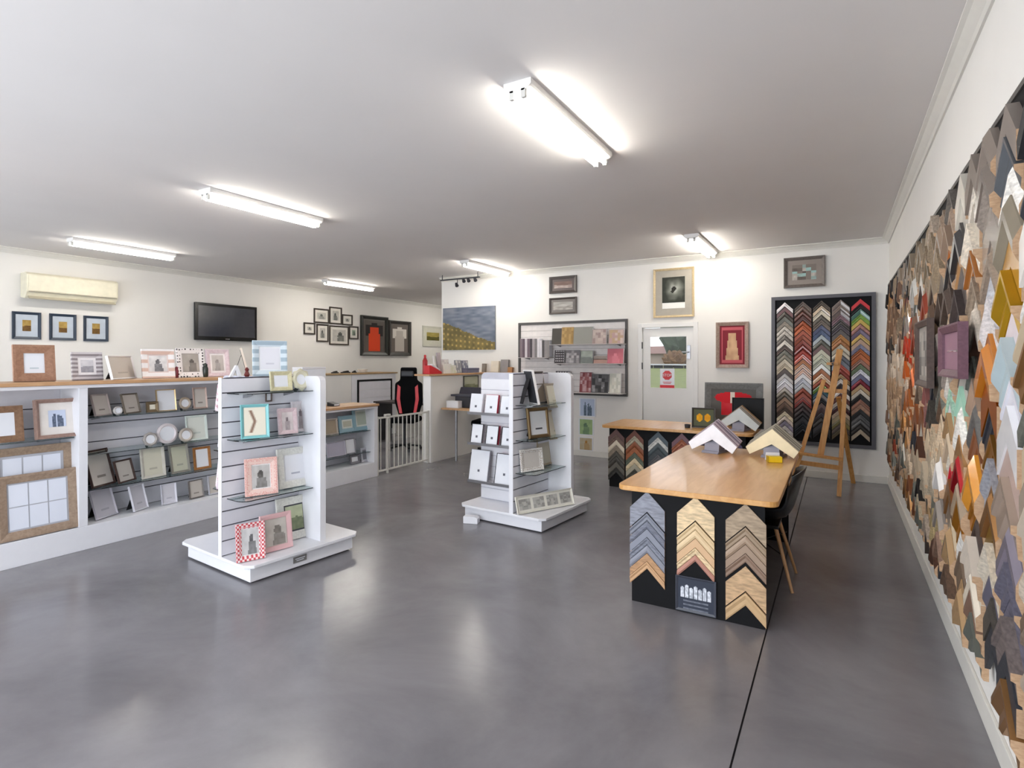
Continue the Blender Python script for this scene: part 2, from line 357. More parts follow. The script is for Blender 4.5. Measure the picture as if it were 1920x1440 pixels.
def print_mesh(w, h, fn, n=16, m=None):
    m = m or n; vs = []; fs = []; cl = []
    for j in range(m):
        for i in range(n):
            o = len(vs); x0, x1, z0, z1 = [(-.5+k)*w for k in (i/n, (i+1)/n)]+[k*h for k in (j/m, (j+1)/m)]
            vs += [(x0, 0, z0), (x1, 0, z0), (x1, 0, z1), (x0, 0, z1)]; fs.append((o, o+1, o+2, o+3)); cl.append(fn((i+.5)/n, (j+.5)/m))
    o = len(vs); vs += [(-w/2, .0012, 0), (w/2, .0012, 0), (w/2, .0012, h), (-w/2, .0012, h)]; fs.append((o+3, o+2, o+1, o)); cl.append((.9, .9, .9))
    me = bpy.data.meshes.new('print'); me.from_pydata(vs, [], fs); me.materials.append(print_mat())
    ca = me.color_attributes.new('ink', 'FLOAT_COLOR', 'CORNER')
    for p in me.polygons:
        c = cl[p.index]; c = (s2l(c[0]), s2l(c[1]), s2l(c[2]), 1)
        for li in p.loop_indices: ca.data[li].color = c
    return me

# ---------------------------------------------------------------- framed pictures
PLAIN = ('plain', 1, ['#e6e8ee', '#dfe2ea']); TXT = ('text', 1, ['#e8e9ef', '#b4b6c2'])
SPROF = [(0, 0), (0, 1), (.25, 1.0), (1, .62), (1, 0)]; FPROF = [(0, 0), (0, 1), (1, 1), (1, 0)]; RPROF = [(0, 0), (0, .6), (.3, 1), (.7, 1), (1, .6), (1, 0)]
def ring(w, h, fw, t, prof):
    m = M(); n = len(prof); vs = []
    for (sx, sz) in ((-1, 0), (1, 0), (1, 1), (-1, 1)):
        for s, d in prof: vs.append((sx*(w/2-s*fw), -d*t, (s*fw if sz == 0 else h-s*fw)))
    fs = [(c*n+k, ((c+1) % 4)*n+k, ((c+1) % 4)*n+(k+1) % n, c*n+(k+1) % n) for c in range(4) for k in range(n)]
    return m.add(vs, fs)
def fmat(spec):
    if not isinstance(spec, str): return spec
    if spec.startswith('w:'): a, b = spec[2:].split(','); return wood('wood_'+a.strip('#'), a, b, .5, (4, 4, 4), 12)
    if spec.startswith('g:'): return mat('gilt_'+spec[3:], spec[2:], .3, .7, noise=.1)
    return mat('frame_'+spec.strip('#'), spec, .4, noise=.05)
def frame(label, loc, w, h, fc, fw=.02, rz=0, lean=0, t=.02, mc=None, mw=.0, pc=TXT, stand=False, prof=SPROF, group=None, grid=None, cat='photo frame', name='framed_photo', n=14, pbox=None):
    root = thing(name, label, cat, loc, rz, group, rx=-lean)
    ring(w, h, fw, t, prof).build('moulding', fmat(fc), root)
    iw, ih = w-2*fw, h-2*fw; y = -t*.35
    if mc:
        M().box(-iw/2-.002, iw/2+.002, y, -.001, fw-.002, h-fw+.002).build('mat_board', fmat(mc), root)
    else: M().box(-iw/2-.002, iw/2+.002, y+.001, -.001, fw-.002, h-fw+.002).build('backing', DGREY, root)
    pw, ph = iw-2*mw, ih-2*mw
    if grid:
        gx, gz, gap = grid; cw, ch = (pw-gap*(gx-1))/gx, (ph-gap*(gz-1))/gz
        for i in range(gx):
            for j in range(gz):
                link('print', print_mesh(cw, ch, pic(pc[0], pc[1]+i+3*j, pc[2]), 8), root, (-pw/2+cw/2+i*(cw+gap), y-.0025, fw+mw+j*(ch+gap)))
    else:
        x0, z0 = 0, fw+mw
        if pbox: pw, ph, x0, z0 = pbox[0]*iw, pbox[1]*ih, pbox[2]*iw, fw+pbox[3]*ih
        link('print', print_mesh(pw, ph, pic(*pc), n), root, (x0, y-.0025, z0))
    if stand:
        a = .32; M().prism([(-w*.18, h*.75), (w*.18, h*.75), (w*.26, .0), (-w*.26, 0)], 0, .004, 'y').build('easel_back', BLK, root, (0, .002, 0), None).matrix_local = Matrix.Translation((0, .002, h*.75)) @ Matrix.Rotation(a+lean, 4, 'X') @ Matrix.Translation((0, 0, -h*.75+.0))
    return root
def size_at(x, y, rz, dpx, dpy, u):
    e = (math.cos(rz), math.sin(rz)); er = e[0]*math.cos(TH)+e[1]*math.sin(TH); ef = -e[0]*math.sin(TH)+e[1]*math.cos(TH)
    Z = depth(x, y); return dpx*Z/(FOC*max(.25, abs(er-u*ef))), dpy*Z/FOC
def wallframe(label, wall, x0, y0, x1, y1, fc, fw, off=.004, **k):
    K = {'Y': YB-off} if wall == 'b' else ({'X': XL+off} if wall == 'l' else {'X': XR-off})
    a, b = P(x0, (y0+y1)/2, **K), P(x1, (y0+y1)/2, **K); c = P((x0+x1)/2, y1, **K); d = P((x0+x1)/2, y0, **K)
    rz = {'b': 0, 'l': math.pi/2, 'r': -math.pi/2}[wall]; mid = (a+b)/2
    return frame(label, (mid.x, mid.y, c.z), (a-b).length, d.z-c.z, fc, fw, rz, **k)
def stood(label, x0, y0, x1, y1, zs, fc, fw=.018, X=None, Y=None, rz=math.pi/2, lean=.14, pt=None, **k):
    cxp = (x0+x1)/2; p = pt if pt is not None else (P(cxp, 675, X=X) if X is not None else P(cxp, 675, Y=Y))
    w, h = size_at(p.x, p.y, rz, x1-x0, y1-y0, (cxp-CX)/FOC); h /= math.cos(lean)
    k.setdefault('stand', True)
    return frame(label, (p.x, p.y, zs+.001), w, h, fc, min(fw, w*.3), rz, lean, **k)
def roundframe(label, px, py0, py1, zs, fc, X, inner=.62, pc=TXT, rz=math.pi/2, group=None, scallop=0):
    p = P(px, 675, X=X); d = (py1-py0)*depth(p.x, p.y)/FOC; r = d/2
    root = thing('round_framed_photo', label, 'photo frame', (p.x, p.y, zs+.001+r*.0), rz, group, rx=-.12)
    m = M(); m.T = Matrix.Translation((0, 0, r)); prof = [(r*inner, 0), (r*inner, -.008), (r*.8, -.018), (r, -.01), (r, 0)]
    n = 32; vs = []; 
    for pr, h in prof:
        for k in range(n):
            q = 2*math.pi*k/n; rr = pr*(1+(scallop*math.cos(8*q) if pr > r*.9 else 0)); vs.append((rr*math.cos(q), h, rr*math.sin(q)))
    fs = [(i*n+k, i*n+(k+1) % n, ((i+1) % 5)*n+(k+1) % n, ((i+1) % 5)*n+k) for i in range(5) for k in range(n)]
    m.add(vs, fs).build('moulding', fmat(fc), root, smooth=True)
    m2 = M(); m2.T = Matrix.Translation((0, 0, r)); m2.lathe([(r*inner*1.01, -.003), (r*inner*1.01, -.006)], 24, axis='y').build('print', PAPER, root)
    M().bar((0, .001, d*.6), (0, .05+r*.3, .004), .02, .004, up=(0, 1, 0)).build('easel_back', BLK, root)
    return root

# ---------------------------------------------------------------- slatwall
def slats(parent, axis, c, out, a0, a1, z0, z1, pitch, m=SLAT, gap=.009, th=.012):
    """boards on a plane axis=c, standing out in direction `out`, spanning a0..a1 and z0..z1"""
    n = max(1, round((z1-z0)/pitch)); p = (z1-z0)/n; me = None
    for i in range(n):
        if me is None:
            q = M(); q.box(0, out*th, 0, a1-a0, 0, p-gap) if axis == 'x' else q.box(0, a1-a0, 0, out*th, 0, p-gap)
            me = q.mesh('slat', m)
        link('slat', me, parent, (c, a0, z0+i*p) if axis == 'x' else (a0, c, z0+i*p))

# left shelving: tall display counter and low display counter
FX = -5.24; BX = -5.56
def bay_unit(name, label, y0, y1, ztop, divs, endr):
    t = thing(name, label, 'cabinet', (FX, y0, 0)); L = y1-y0; D = .34
    M().box(-D-.06, 0, 0, L, 0, .19).build('plinth', LAM, t, bevel=.003)
    M().box(-D-.06, -D+.0, 0, L, .19, ztop-.03).build('back_panel', GROOVE, t)
    for d in divs:
        M().box(-D, 0, d-y0, d-y0+.062, .19, ztop-.0555).build('divider', LAM, t, bevel=.002)
    ds = [0]+[v for d in divs for v in (d-y0, d-y0+.062)]+[L]
    for i in range(0, len(ds)-1, 2):
        if ds[i+1]-ds[i] > .05:
            s = M().box(-D, -D+.002, ds[i], ds[i+1], .19, ztop-.03).build('slat_panel', GROOVE, t); slats(s, 'x', -D+.002, 1, ds[i]+.002, ds[i+1]-.002, .195, ztop-.06, .148)
    M().box(-.02, .001, 0, L, ztop-.055, ztop-.03).build('fascia', LAM, t)
    return t
HY1 = 3.95; LY1 = 5.46; HZ = 1.36; LZ = .955
hu = bay_unit('display_cabinet', 'tall white display cabinet with slatted bays, along the left of the shop', .7, HY1, HZ, [.7, 2.107, HY1-.062], 0)
lu = bay_unit('display_cabinet', 'low white display cabinet joining the tall one beside the white gate', HY1+.002, LY1, LZ, [LY1-.062], 0)
tag(M().box(FX-.46, FX+.02, .7, HY1+.01, HZ-.03+.001, HZ).build('countertop', OAK2, bevel=.004), 'long wooden top on the tall white display cabinet', 'countertop')
tag(M().box(FX-.46, FX+.02, HY1+.012, LY1+.01, LZ-.03+.001, LZ).build('countertop', OAK2, bevel=.004), 'lower wooden top on the low white display cabinet', 'countertop')
def gshelf(label, y0, y1, z, x0=BX, x1=FX-.06, grp=None):
    t = thing('glass_shelf', label, 'shelf', (x0, y0, z-.006))
    M().box(0, x1-x0, 0, y1-y0, 0, .006).build('shelf_panel', GLASS, t)
    for yy in (.15, (y1-y0)-.15): M().prism([(0, 0), (.16, -.004), (.16, -.012), (0, -.035)], yy-.003, yy+.003, 'y').build('bracket', STEEL, t)
    return t
for z, w_ in ((1.055, 'top'), (.75, 'second'), (.46, 'lowest')): gshelf(w_+' glass shelf in the right bay of the tall cabinet', 2.18, HY1-.07, z)
for z, w_ in ((.91, 'upper'), (.42, 'lower')): gshelf(w_+' glass shelf in the leftmost bay of the tall cabinet', .78, 2.1, z)
for z, w_ in ((.61, 'upper'), (.33, 'lower')): gshelf(w_+' glass shelf in the low display cabinet', HY1+.01, LY1-.07, z)

# frames in the tall cabinet
WB = 'w:#a5896f,#8b6f56'; R = math.pi/2
G6 = ('plain', 1, ['#dfe3ee', '#cfd5e4'])
p = P(70, 675, X=FX-.03)
frame('large greige wooden frame with six openings, in front at the bottom left', (FX-.04, 1.865, .195), .5, .475, 'w:#a38d79,#8d7764', .06, R, .09, mc='#b4b6bf', mw=.012, grid=(3, 2, .008), pc=G6, t=.03)
frame('large greige wooden frame with three openings, behind the six-opening frame', (FX-.14, 1.86, .424), .52, .44, 'w:#a08a74,#877260', .06, R, .06, mc='#b4b6bf', mw=.02, grid=(3, 1, .01), pc=G6, t=.03)
stood('brown wooden frame cut off by the left edge of the view, on upper shelf', -30, 749, 45, 817, .912, 'w:#8b6a50,#75563f', .05, X=FX-.12, rz=R, pc=PLAIN, stand=False)
stood('deep mauve-brown box frame with a photo of people, on upper shelf', 66, 739, 149, 811, .912, 'w:#a08478,#8d7064', .028, X=FX-.1, rz=R, t=.05, mc='#e6e0da', mw=.06, pc=('pair', 3, ['#c8d2e6', '#4a5468']), stand=False)
# right bay, rows
def bay(rows, X=FX-.14):
    for (label, x0, y0, x1, y1, z, fc, fw, kw) in rows: stood(label, x0, y0, x1, y1, z, fc, fw, X=X, **kw)
A = R+.42; B_ = R-.2
GT = ('text', 2, ['#c9c2bb', '#8f8780'])
bay([
 ('silver frame with a dark edge, leftmost on the top bay shelf', 177, 738, 207, 778, 1.056, '#b7aaa6', .012, dict(rz=A, pc=GT, lean=.25)),
 ('olive-dark small frame, second tall one on the top bay shelf', 233, 736, 262, 773, 1.056, '#6b6156', .012, dict(rz=A, pc=GT, lean=.25)),
 ('gold-edged white frame, largest on the top bay shelf', 294, 731, 330, 771, 1.056, 'g:#d0b487', .008, dict(rz=R, pc=PLAIN)),
 ('rose-silver frame at the right end of the top bay shelf', 363, 727, 388, 766, 1.056, '#c4a89c', .012, dict(rz=R, pc=GT)),
 ('pale mint square frame on the second bay shelf', 350, 782, 389, 828, .751, '#d3dcd6', .02, dict(rz=R, pc=('text', 3, ['#e3e6de', '#c8cfc8']))),
 ('dark wooden frame tilted back, leftmost on the lowest glass shelf', 172, 847, 215, 914, .461, 'w:#4a342f,#38261f', .016, dict(rz=A, pc=GT, lean=.28)),
 ('small dark wooden frame beside the larger dark wooden one', 222, 866, 253, 907, .461, 'w:#4a342f,#38261f', .014, dict(rz=A, pc=GT, lean=.28)),
 ('ornate antique white frame on the lowest glass shelf', 266, 846, 310, 903, .461, '#cfcabf', .024, dict(rz=R+.1, pc=('text', 4, ['#d6d2c0', '#b9b4a4']))),
 ('ornate silver-grey frame right of the antique white one', 321, 836, 356, 888, .461, 'g:#a9a79e', .02, dict(rz=R+.1, pc=('text', 4, ['#c4c4b0', '#a6a698']), lean=.2)),
 ('square orange-brown wooden frame, rightmost on the lowest glass shelf', 364, 843, 395, 884, .461, 'w:#a5703c,#8f5c2c', .022, dict(rz=R, pc=PLAIN)),
 ('pale silver frame leaning back, leftmost on the cabinet floor', 180, 922, 219, 975, .192, '#c6c2cc', .012, dict(rz=A, pc=('text', 1, ['#c3c0c8', '#a9a6b0']), lean=.3)),
 ('white frame seen edge-on, second on the cabinet floor', 250, 912, 276, 958, .192, '#dcdae2', .01, dict(rz=A, pc=('text', 1, ['#cfccd4', '#b4b2ba']), lean=.25)),
 ('pale lilac frame, third on the cabinet floor', 303, 908, 331, 945, .192, '#d4d2dc', .012, dict(rz=R, pc=('text', 1, ['#d3d1d9', '#b9b7c2']))),
 ('small dark-edged frame, fourth on the cabinet floor', 355, 900, 381, 933, .192, '#6a625e', .009, dict(rz=R+.1, pc=GT)),
 ('silver-white frame at the right end of the cabinet floor', 391, 893, 414, 928, .192, '#c3c1c9', .012, dict(rz=R, pc=GT)),
])
roundframe('small white round frame on the top bay shelf, between two rectangular frames', 221, 763, 779, 1.056, '#cfc9c6', FX-.12)
tag(frame('', (*P(285, 675, X=FX-.12).xy, 1.057), .1, .095, 'g:#8c7b62', .026, R, .1, pc=('plain', 1, ['#e8e2d0', '#d8d2c0']), stand=True), 'small square dark gold frame beside the gold-edged white frame', 'photo frame')
roundframe('oval champagne frame near the right of the top bay shelf', 347, 745, 768, 1.056, '#b5a593', FX-.16)
roundframe('grey ornate round frame left of the large white plate frame', 282, 810, 836, .751, '#aaa39f', FX-.12, scallop=.05)
roundframe('large white round plate frame on the second bay shelf', 314, 792, 830, .751, '#dcd3d6', FX-.15, inner=.7)
roundframe('silver round frame with cream centre, right of the plate frame', 349, 805, 831, .751, '#b4a99f', FX-.11)
# low cabinet frames
bay([
 ('silver frame partly hidden at left of the low cabinet upper shelf', 606, 787, 633, 816, .612, 'g:#c9c0b4', .02, dict(rz=R, pc=('plain', 1, ['#b0a18c', '#8d7e6b']))),
 ('blue-green square frame, middle of the low cabinet upper shelf', 636, 783, 667, 814, .612, '#8fb0bd', .05, dict(rz=R, mc='#dfe3dc', mw=.02, pc=('plain', 1, ['#c8c9b8', '#a8a998']))),
 ('blue-green upright frame, right on the low cabinet upper shelf', 663, 768, 697, 812, .612, '#86abb8', .05, dict(rz=R, mc='#e2e4dc', mw=.02, pc=('plain', 1, ['#b8c2b4', '#98a294']))),
 ('wide lavender-silver frame on the low cabinet lower shelf', 613, 835, 648, 862, .332, '#b8b4c2', .012, dict(rz=R, pc=('plain', 1, ['#b9b6c6', '#a6a3b3']))),
 ('small grey upright frame on the low cabinet lower shelf', 648, 829, 666, 857, .332, '#8e8c92', .012, dict(rz=R, pc=PLAIN)),
 ('tiny dark frame with a white centre on the low cabinet floor', 656, 860, 674, 877, .192, '#77757c', .03, dict(rz=R, pc=PLAIN, X2=0) if False else dict(rz=R, pc=PLAIN)),
 ('grey-white frame at the right end of the low cabinet floor', 677, 846, 698, 872, .192, '#c2c0c8', .03, dict(rz=R, pc=('plain', 1, ['#8c8a92', '#a9a7b0']))),
])
# on the tall cabinet top
def top(label, x0, y0, x1, y1, fc, fw, dx=.2, zs=HZ, **k): return stood(label, x0, y0, x1, y1, zs, fc, fw, X=FX-dx, **k)
top('square brown wooden frame with white insert, leftmost on the wooden top', 25, 643, 104, 711, 'w:#a27b62,#8c6650', .065, rz=R-.1, pc=('text', 5, ['#dfe3ea', '#b7c4cc']), t=.03)
top('distressed grey and white plank frame on the wooden top', 135, 655, 193, 707, pattern('plank_stripes', '#8d8488', '#c9c3c6', 'wave', 9, .5), .045, rz=R-.05, mc='#ece8ea', mw=.02, pc=('land', 3, ['#d8d6da', '#b9b7bd', '#8f8d95']))
top('white frame turned sideways on the wooden top, pale insert', 209, 665, 254, 708, '#efeaea', .012, rz=R+.75, pc=('text', 5, ['#c8c0b8', '#aaa29a']), lean=.22)
top('white and peach striped frame with a portrait on the wooden top', 267, 648, 328, 702, pattern('peach_stripes', '#d6b8ac', '#ece9ea', 'wave', 4, .35), .05, rz=R-.1, mc='#e2d2cf', mw=.012, pc=('blob', 4, ['#eceaea', '#4a4a50']))
top('white frame covered in black dots on the wooden top', 334, 652, 384, 706, pattern('black_dots', '#2f2c2f', '#e9e4e4', 'voronoi', 34, .3), .05, rz=R+.1, mc='#b3aaa8', mw=.008, pc=('blob', 5, ['#b4ada6', '#5b5653']))
top('pink and white washed frame with a grey portrait on the wooden top', 388, 655, 431, 706, 'w:#dccdd2,#cbb4bd', .04, rz=R, mc='#efe9ea', mw=.02, pc=('blob', 6, ['#c3bdba', '#8a8482']))
top('slim cream frame seen from the side, right end of the wooden top', 457, 655, 470, 706, '#dccfc2', .012, rz=R+1.0, pc=GT, dx=.2, lean=.25)
for lab, px, y0, col, dd in (('dark red ribbed jar left of the dotted frame', 331, 685, '#6a2630', .2), ('tall dark green candle box right of the dotted frame', 385, 680, '#2d3430', .2)):
    q = P(px, 675, X=FX-dd); hgt = (706-y0)*depth(q.x, q.y)/FOC; t_ = thing('trinket_jar', lab, 'jar', (q.x, q.y, HZ+.001))
    M().lathe([(.022, 0), (.027, .01), (.027, hgt*.6), (.02, hgt*.75), (.017, hgt*.8)], 14).build('jar_body', mat('jar_'+col[1:], col, .25), t_, smooth=True)
    M().lathe([(.019, hgt*.8), (.02, hgt*.9), (.006, hgt)], 14).build('jar_lid', mat('jar_'+col[1:], col, .25), t_, smooth=True)
# camera-like box on the low top, white carton
q = P(625, 675, X=FX-.2); t_ = thing('desk_calculator', 'small dark grey and white device on the lower wooden top', 'device', (q.x, q.y, LZ+.001), R)
M().prism([(-.06, 0), (.06, 0), (.06, .05), (-.06, .03)], -.05, .05, 'x').build('device_body', DGREY, t_, bevel=.004)
M().box(-.04, .04, -.062, -.06, .008, .026).build('screen', PAPER, t_)
q = P(580, 675, X=FX-.25); t_ = thing('white_carton', 'white carton standing behind the larger display, on the lower wooden top', 'box', (q.x, q.y, LZ+.001), R)
M().box(-.17, .17, -.09, .09, 0, .465).build('carton_body', PAPER, t_, bevel=.004)
M().box(-.172, .172, -.092, .092, .466, .49).build('carton_lid', LAM, t_, bevel=.004)

# ---------------------------------------------------------------- back counter behind the cabinets
CXX = -8.0; bc = thing('service_counter', 'white service counter with wooden top and black-framed slat panel, behind the cabinets', 'counter', (CXX, 6.0, 0))
cy1 = P(742, 700, X=CXX).y-6; cyd = P(659, 700, X=CXX).y-6; CTZ = 1.28
M().box(-.5, -.03, 0, cy1, 0, CTZ-.03).build('carcass', LAM, bc)
M().box(-.03, 0, 0, cyd, .0, CTZ-.03).build('side_panel', WHITE, bc)
fp = M().box(-.03, 0, cyd+.006, cy1, 0, CTZ-.03).build('front_panel', LAM, bc)
a0, a1 = P(669.5, 720, X=CXX).y-6, P(734, 720, X=CXX).y-6; zt = P(700, 711, X=CXX).z
M().box(0, .02, a0, a0+.035, .12, zt).box(0, .02, a1-.035, a1, .12, zt).box(0, .02, a0+.035, a1-.035, zt-.035, zt).box(0, .02, a0+.035, a1-.035, .12, .155).build('panel_frame', BLACK, fp)
slats(fp, 'x', 0, 1, a0+.036, a1-.036, .16, zt-.036, .15)
M().box(-.53, .03, -.02, cy1+.03, CTZ-.029, CTZ).build('counter_top', wood('tan_top', '#b99b74', '#a3855f', .4, (8, 1, 8), 3), bc, bevel=.004)
def bowl(label, px, X, zs, r, h, col):
    q = P(px, 675, X=X); o = M().lathe([(r*.5, 0), (r*.85, h*.5), (r, h), (r*.94, h), (r*.75, h*.5), (r*.4, h*.12)], 20).build('bowl', mat('bowl_'+col[1:], col, .3), None, (q.x, q.y, zs+.001), smooth=True); return tag(o, label, 'bowl')
bowl('shallow white bowl on the service counter', 680, CXX-.15, CTZ, .1, .07, '#e3ded8')
for lab, px, l in (('flat dark tray, leftmost of the dark bits on the service counter', 628, .14), ('dark stapler on the service counter beside the flat tray', 648, .2), ('small dark tape dispenser on the service counter near the bowl', 664, .08)):
    q = P(px, 675, X=CXX-.15); t_ = thing('desk_tool', lab, 'stationery', (q.x, q.y, CTZ+.001), R)
    M().box(-l/2, l/2, -.03, .03, 0, .02).build('tool_base', DGREY, t_, bevel=.004)
    M().prism([(-l*.4, .02), (l*.4, .02), (l*.3, .045), (-l*.2, .035)], -.015, .015, 'y').build('tool_arm', BLK, t_)

# ---------------------------------------------------------------- half wall with ledge, gate
HW0 = 6.56; hwz = 1.29
struct(M().box(FX-.13, FX, HW0+.04, YB, 0, hwz).build('wall_divider', WALL)); 
struct(M().box(FX-.135, FX+.006, HW0, HW0+.04, 0, hwz).build('trim_4', WHITE))
tag(M().box(FX-.26, FX+.03, HW0-.06, YB-.001, hwz+.001, hwz+.028).build('ledge', OAK2, bevel=.003), 'wooden ledge running along the top of the dividing half wall', 'ledge')
tag(M().box(FX+.031, -4.62, YB-.25, YB-.001, hwz+.001, hwz+.028).build('ledge', OAK2, bevel=.003), 'short wooden ledge on the back wall below the canvas print', 'ledge')
g = thing('safety_gate', 'white metal baby gate between the low cabinet and the half wall', 'gate', (FX-.03, LY1+.012, 0)); GL = HW0-LY1-.024; GH = .77
M().box(-.012, .012, 0, GL, .04, .062).build('bottom_rail', WHITEMETAL, g, bevel=.003)
M().box(-.012, .012, 0, GL, GH-.025, GH).build('top_rail', WHITEMETAL, g, bevel=.003)
for yy in (0, GL-.024, .19): M().box(-.014, .014, yy, yy+.026, 0, GH+.01).build('post', WHITEMETAL, g, bevel=.003)
nb = 12; bar = M().tube([(0, 0, .062), (0, 0, GH-.025)], .0075, 10).mesh('bar', WHITEMETAL, True)
for i in range(nb): link('bar', bar, g, (0, .075+i*(GL-.12)/(nb-1)+(.02 if i == 1 else 0), 0))
M().box(-.022, .022, .15, .25, GH, GH+.03).build('latch', WHITEMETAL, g, bevel=.006)
# things on the ledge
LZZ = hwz+.029
def on(px, X=FX-.1, z=LZZ): q = P(px, 675, X=X); return (q.x, q.y, z)
t_ = thing('red_bottle', 'red spray bottle standing at the near end of the ledge', 'bottle', on(797, FX-.15))
M().lathe([(.035, 0), (.038, .01), (.038, .2), (.02, .24), (.014, .25)], 16).build('bottle_body', mat('dark_red', '#a5141c', .3), t_, smooth=True)
M().lathe([(.018, .25), (.018, .28), (.01, .29)], 12).build('cap', REDP, t_, smooth=True)
t_ = thing('tape_dispenser', 'wedge-shaped red and white dispenser at the near end of the ledge', 'stationery', on(811, FX-.07), R)
M().prism([(-.14, 0), (.17, 0), (.17, .03), (-.10, .13), (-.14, .13)], -.05, .05, 'y').build('dispenser_body', REDP, t_, bevel=.006)
M().prism([(-.08, .132), (.14, .05), (.14, .065), (-.04, .15)], -.035, .035, 'y').build('white_insert', PAPER, t_)
def card(label, px0, y0, px1, y1, col, X=FX-.06, pc=None, th=.02, rz=R, lean=.1, zs=LZZ, name='greeting_card', cat='card', Y=None):
    cx_ = (px0+px1)/2; q = P(cx_, 675, X=X) if Y is None else P(cx_, 675, Y=Y); w, h = size_at(q.x, q.y, rz, px1-px0, y1-y0, (cx_-CX)/FOC)
    t_ = thing(name, label, cat, (q.x, q.y, zs+.001), rz, rx=-lean)
    M().box(-w/2, w/2, 0, th, 0, h).build('cover' if cat in ('book', 'album') else 'card_body', mat('card_'+col.strip('#'), col, .5), t_)
    if cat in ('book', 'album'): M().box(-w/2+.004, w/2+.0015, .003, th-.003, .003, h+.0015).build('pages', PAPER, t_)
    if pc: link('print', print_mesh(w*.92, h*.92, pic(*pc), 10), t_, (0, -.001, h*.04))
    return t_
card('tall white leaflet at the near end of the ledge', 816, 648, 822, 681, '#dedbd8', X=FX-.18, rz=R+.3)
card('tall grey-mauve leaflet beside the tall white leaflet', 823, 645, 829, 684, '#a79ba0', X=FX-.18, rz=R+.3)
for lab, x0, y0, x1, y1, c, X_ in (
 ('grey upright card, upper left of the cluster on the ledge', 829, 664, 843, 690, '#bdb7b8', -.2),
 ('small pink card in the cluster on the ledge', 845, 665, 857, 678, '#cf8f96', -.2),
 ('white card low in front of the cluster on the ledge', 834, 680, 848, 698, '#d8d6cf', -.05),
 ('pale green card in front of the pink card', 845, 682, 856, 697, '#c9ccb6', -.05),
 ('slate-coloured card, left of the slate pair on the ledge', 855, 672, 866, 696, '#8a8c92', -.1),
 ('slate-coloured card, right of the slate pair on the ledge', 868, 674, 879, 697, '#7c7d8a', -.1)):
    card(lab, x0, y0, x1, y1, c, X=FX+X_, pc=('noise', int(x0), [c, '#d5d3d0']))
q = on(884, FX-.06); t_ = thing('storage_box', 'long flat blue-grey box on the ledge', 'box', q, R)
M().box(-.2, .14, -.06, .06, 0, .075).build('box_body', mat('blue_grey', '#6f7085', .6), t_, bevel=.003)
M().box(-.203, .143, -.063, .063, .05, .078).build('box_lid', mat('blue_grey2', '#62637a', .6), t_, bevel=.003)
for lab, x0, y0, x1, y1, c in (('narrow brown card holder on the back ledge', 903, 681, 909, 697, '#7b7268'), ('cream upright card on the back ledge', 920, 676, 934, 697, '#ded6c6'),
   ('grey box file on the back ledge, far right', 938, 673, 952, 697, '#8c8686'), ('brown wooden block beside the grey box file', 951, 688, 960, 698, '#a9784a')):
    card(lab, x0, y0, x1, y1, c, rz=0, Y=YB-.12, th=.05)
# picture below the ledge
frame('dark-edged greenish landscape picture hung on the half wall under the ledge', (FX+.004, P(882, 675, X=FX).y, P(882, 735, X=FX).z), .42, .27, '#39362f', .012, R, t=.02, pc=('land', 8, ['#b9b8a2', '#a3a58c', '#6f7352']), name='framed_picture', cat='picture')
# small desk against the half wall
dk = thing('small_desk', 'small wooden desk with a metal leg against the half wall', 'table', (FX+.012, 6.8, 0))
M().box(0, 1.0, 0, .5, .775, .80).build('desk_top', OAK2, dk, bevel=.003)
lx = P(855, 675, Y=6.9).x-FX
M().tube([(lx, .09, 0), (lx, .09, .775)], .02, 14).build('leg', STEEL, dk, smooth=True)
M().tube([(.95, .42, 0), (.95, .42, .775)], .02, 14).build('leg', STEEL, dk, smooth=True)
q = P(853, 675, Y=6.95); t_ = thing('white_carton', 'small white carton on the small desk, under the black printer', 'box', (q.x, q.y, .801))
M().box(-.11, .11, -.07, .09, 0, .1).build('carton_body', PAPER, t_, bevel=.003); M().box(-.112, .112, -.072, .092, .08, .105).build('carton_lid', LAM, t_)
q = P(872, 675, Y=7.08); t_ = thing('printer', 'black printer on the small desk behind the white carton', 'printer', (q.x, q.y, .801))
M().box(-.12, .2, -.1, .16, 0, .17).build('printer_body', mat('printer_dark', '#232129', .4), t_, bevel=.01)
M().prism([(-.1, .17), (.16, .17), (.2, .3), (.17, .3), (.12, .2), (-.1, .2)], -.2, .2, 'x').build('paper_tray', mat('tray_dark', '#383742', .4), t_)
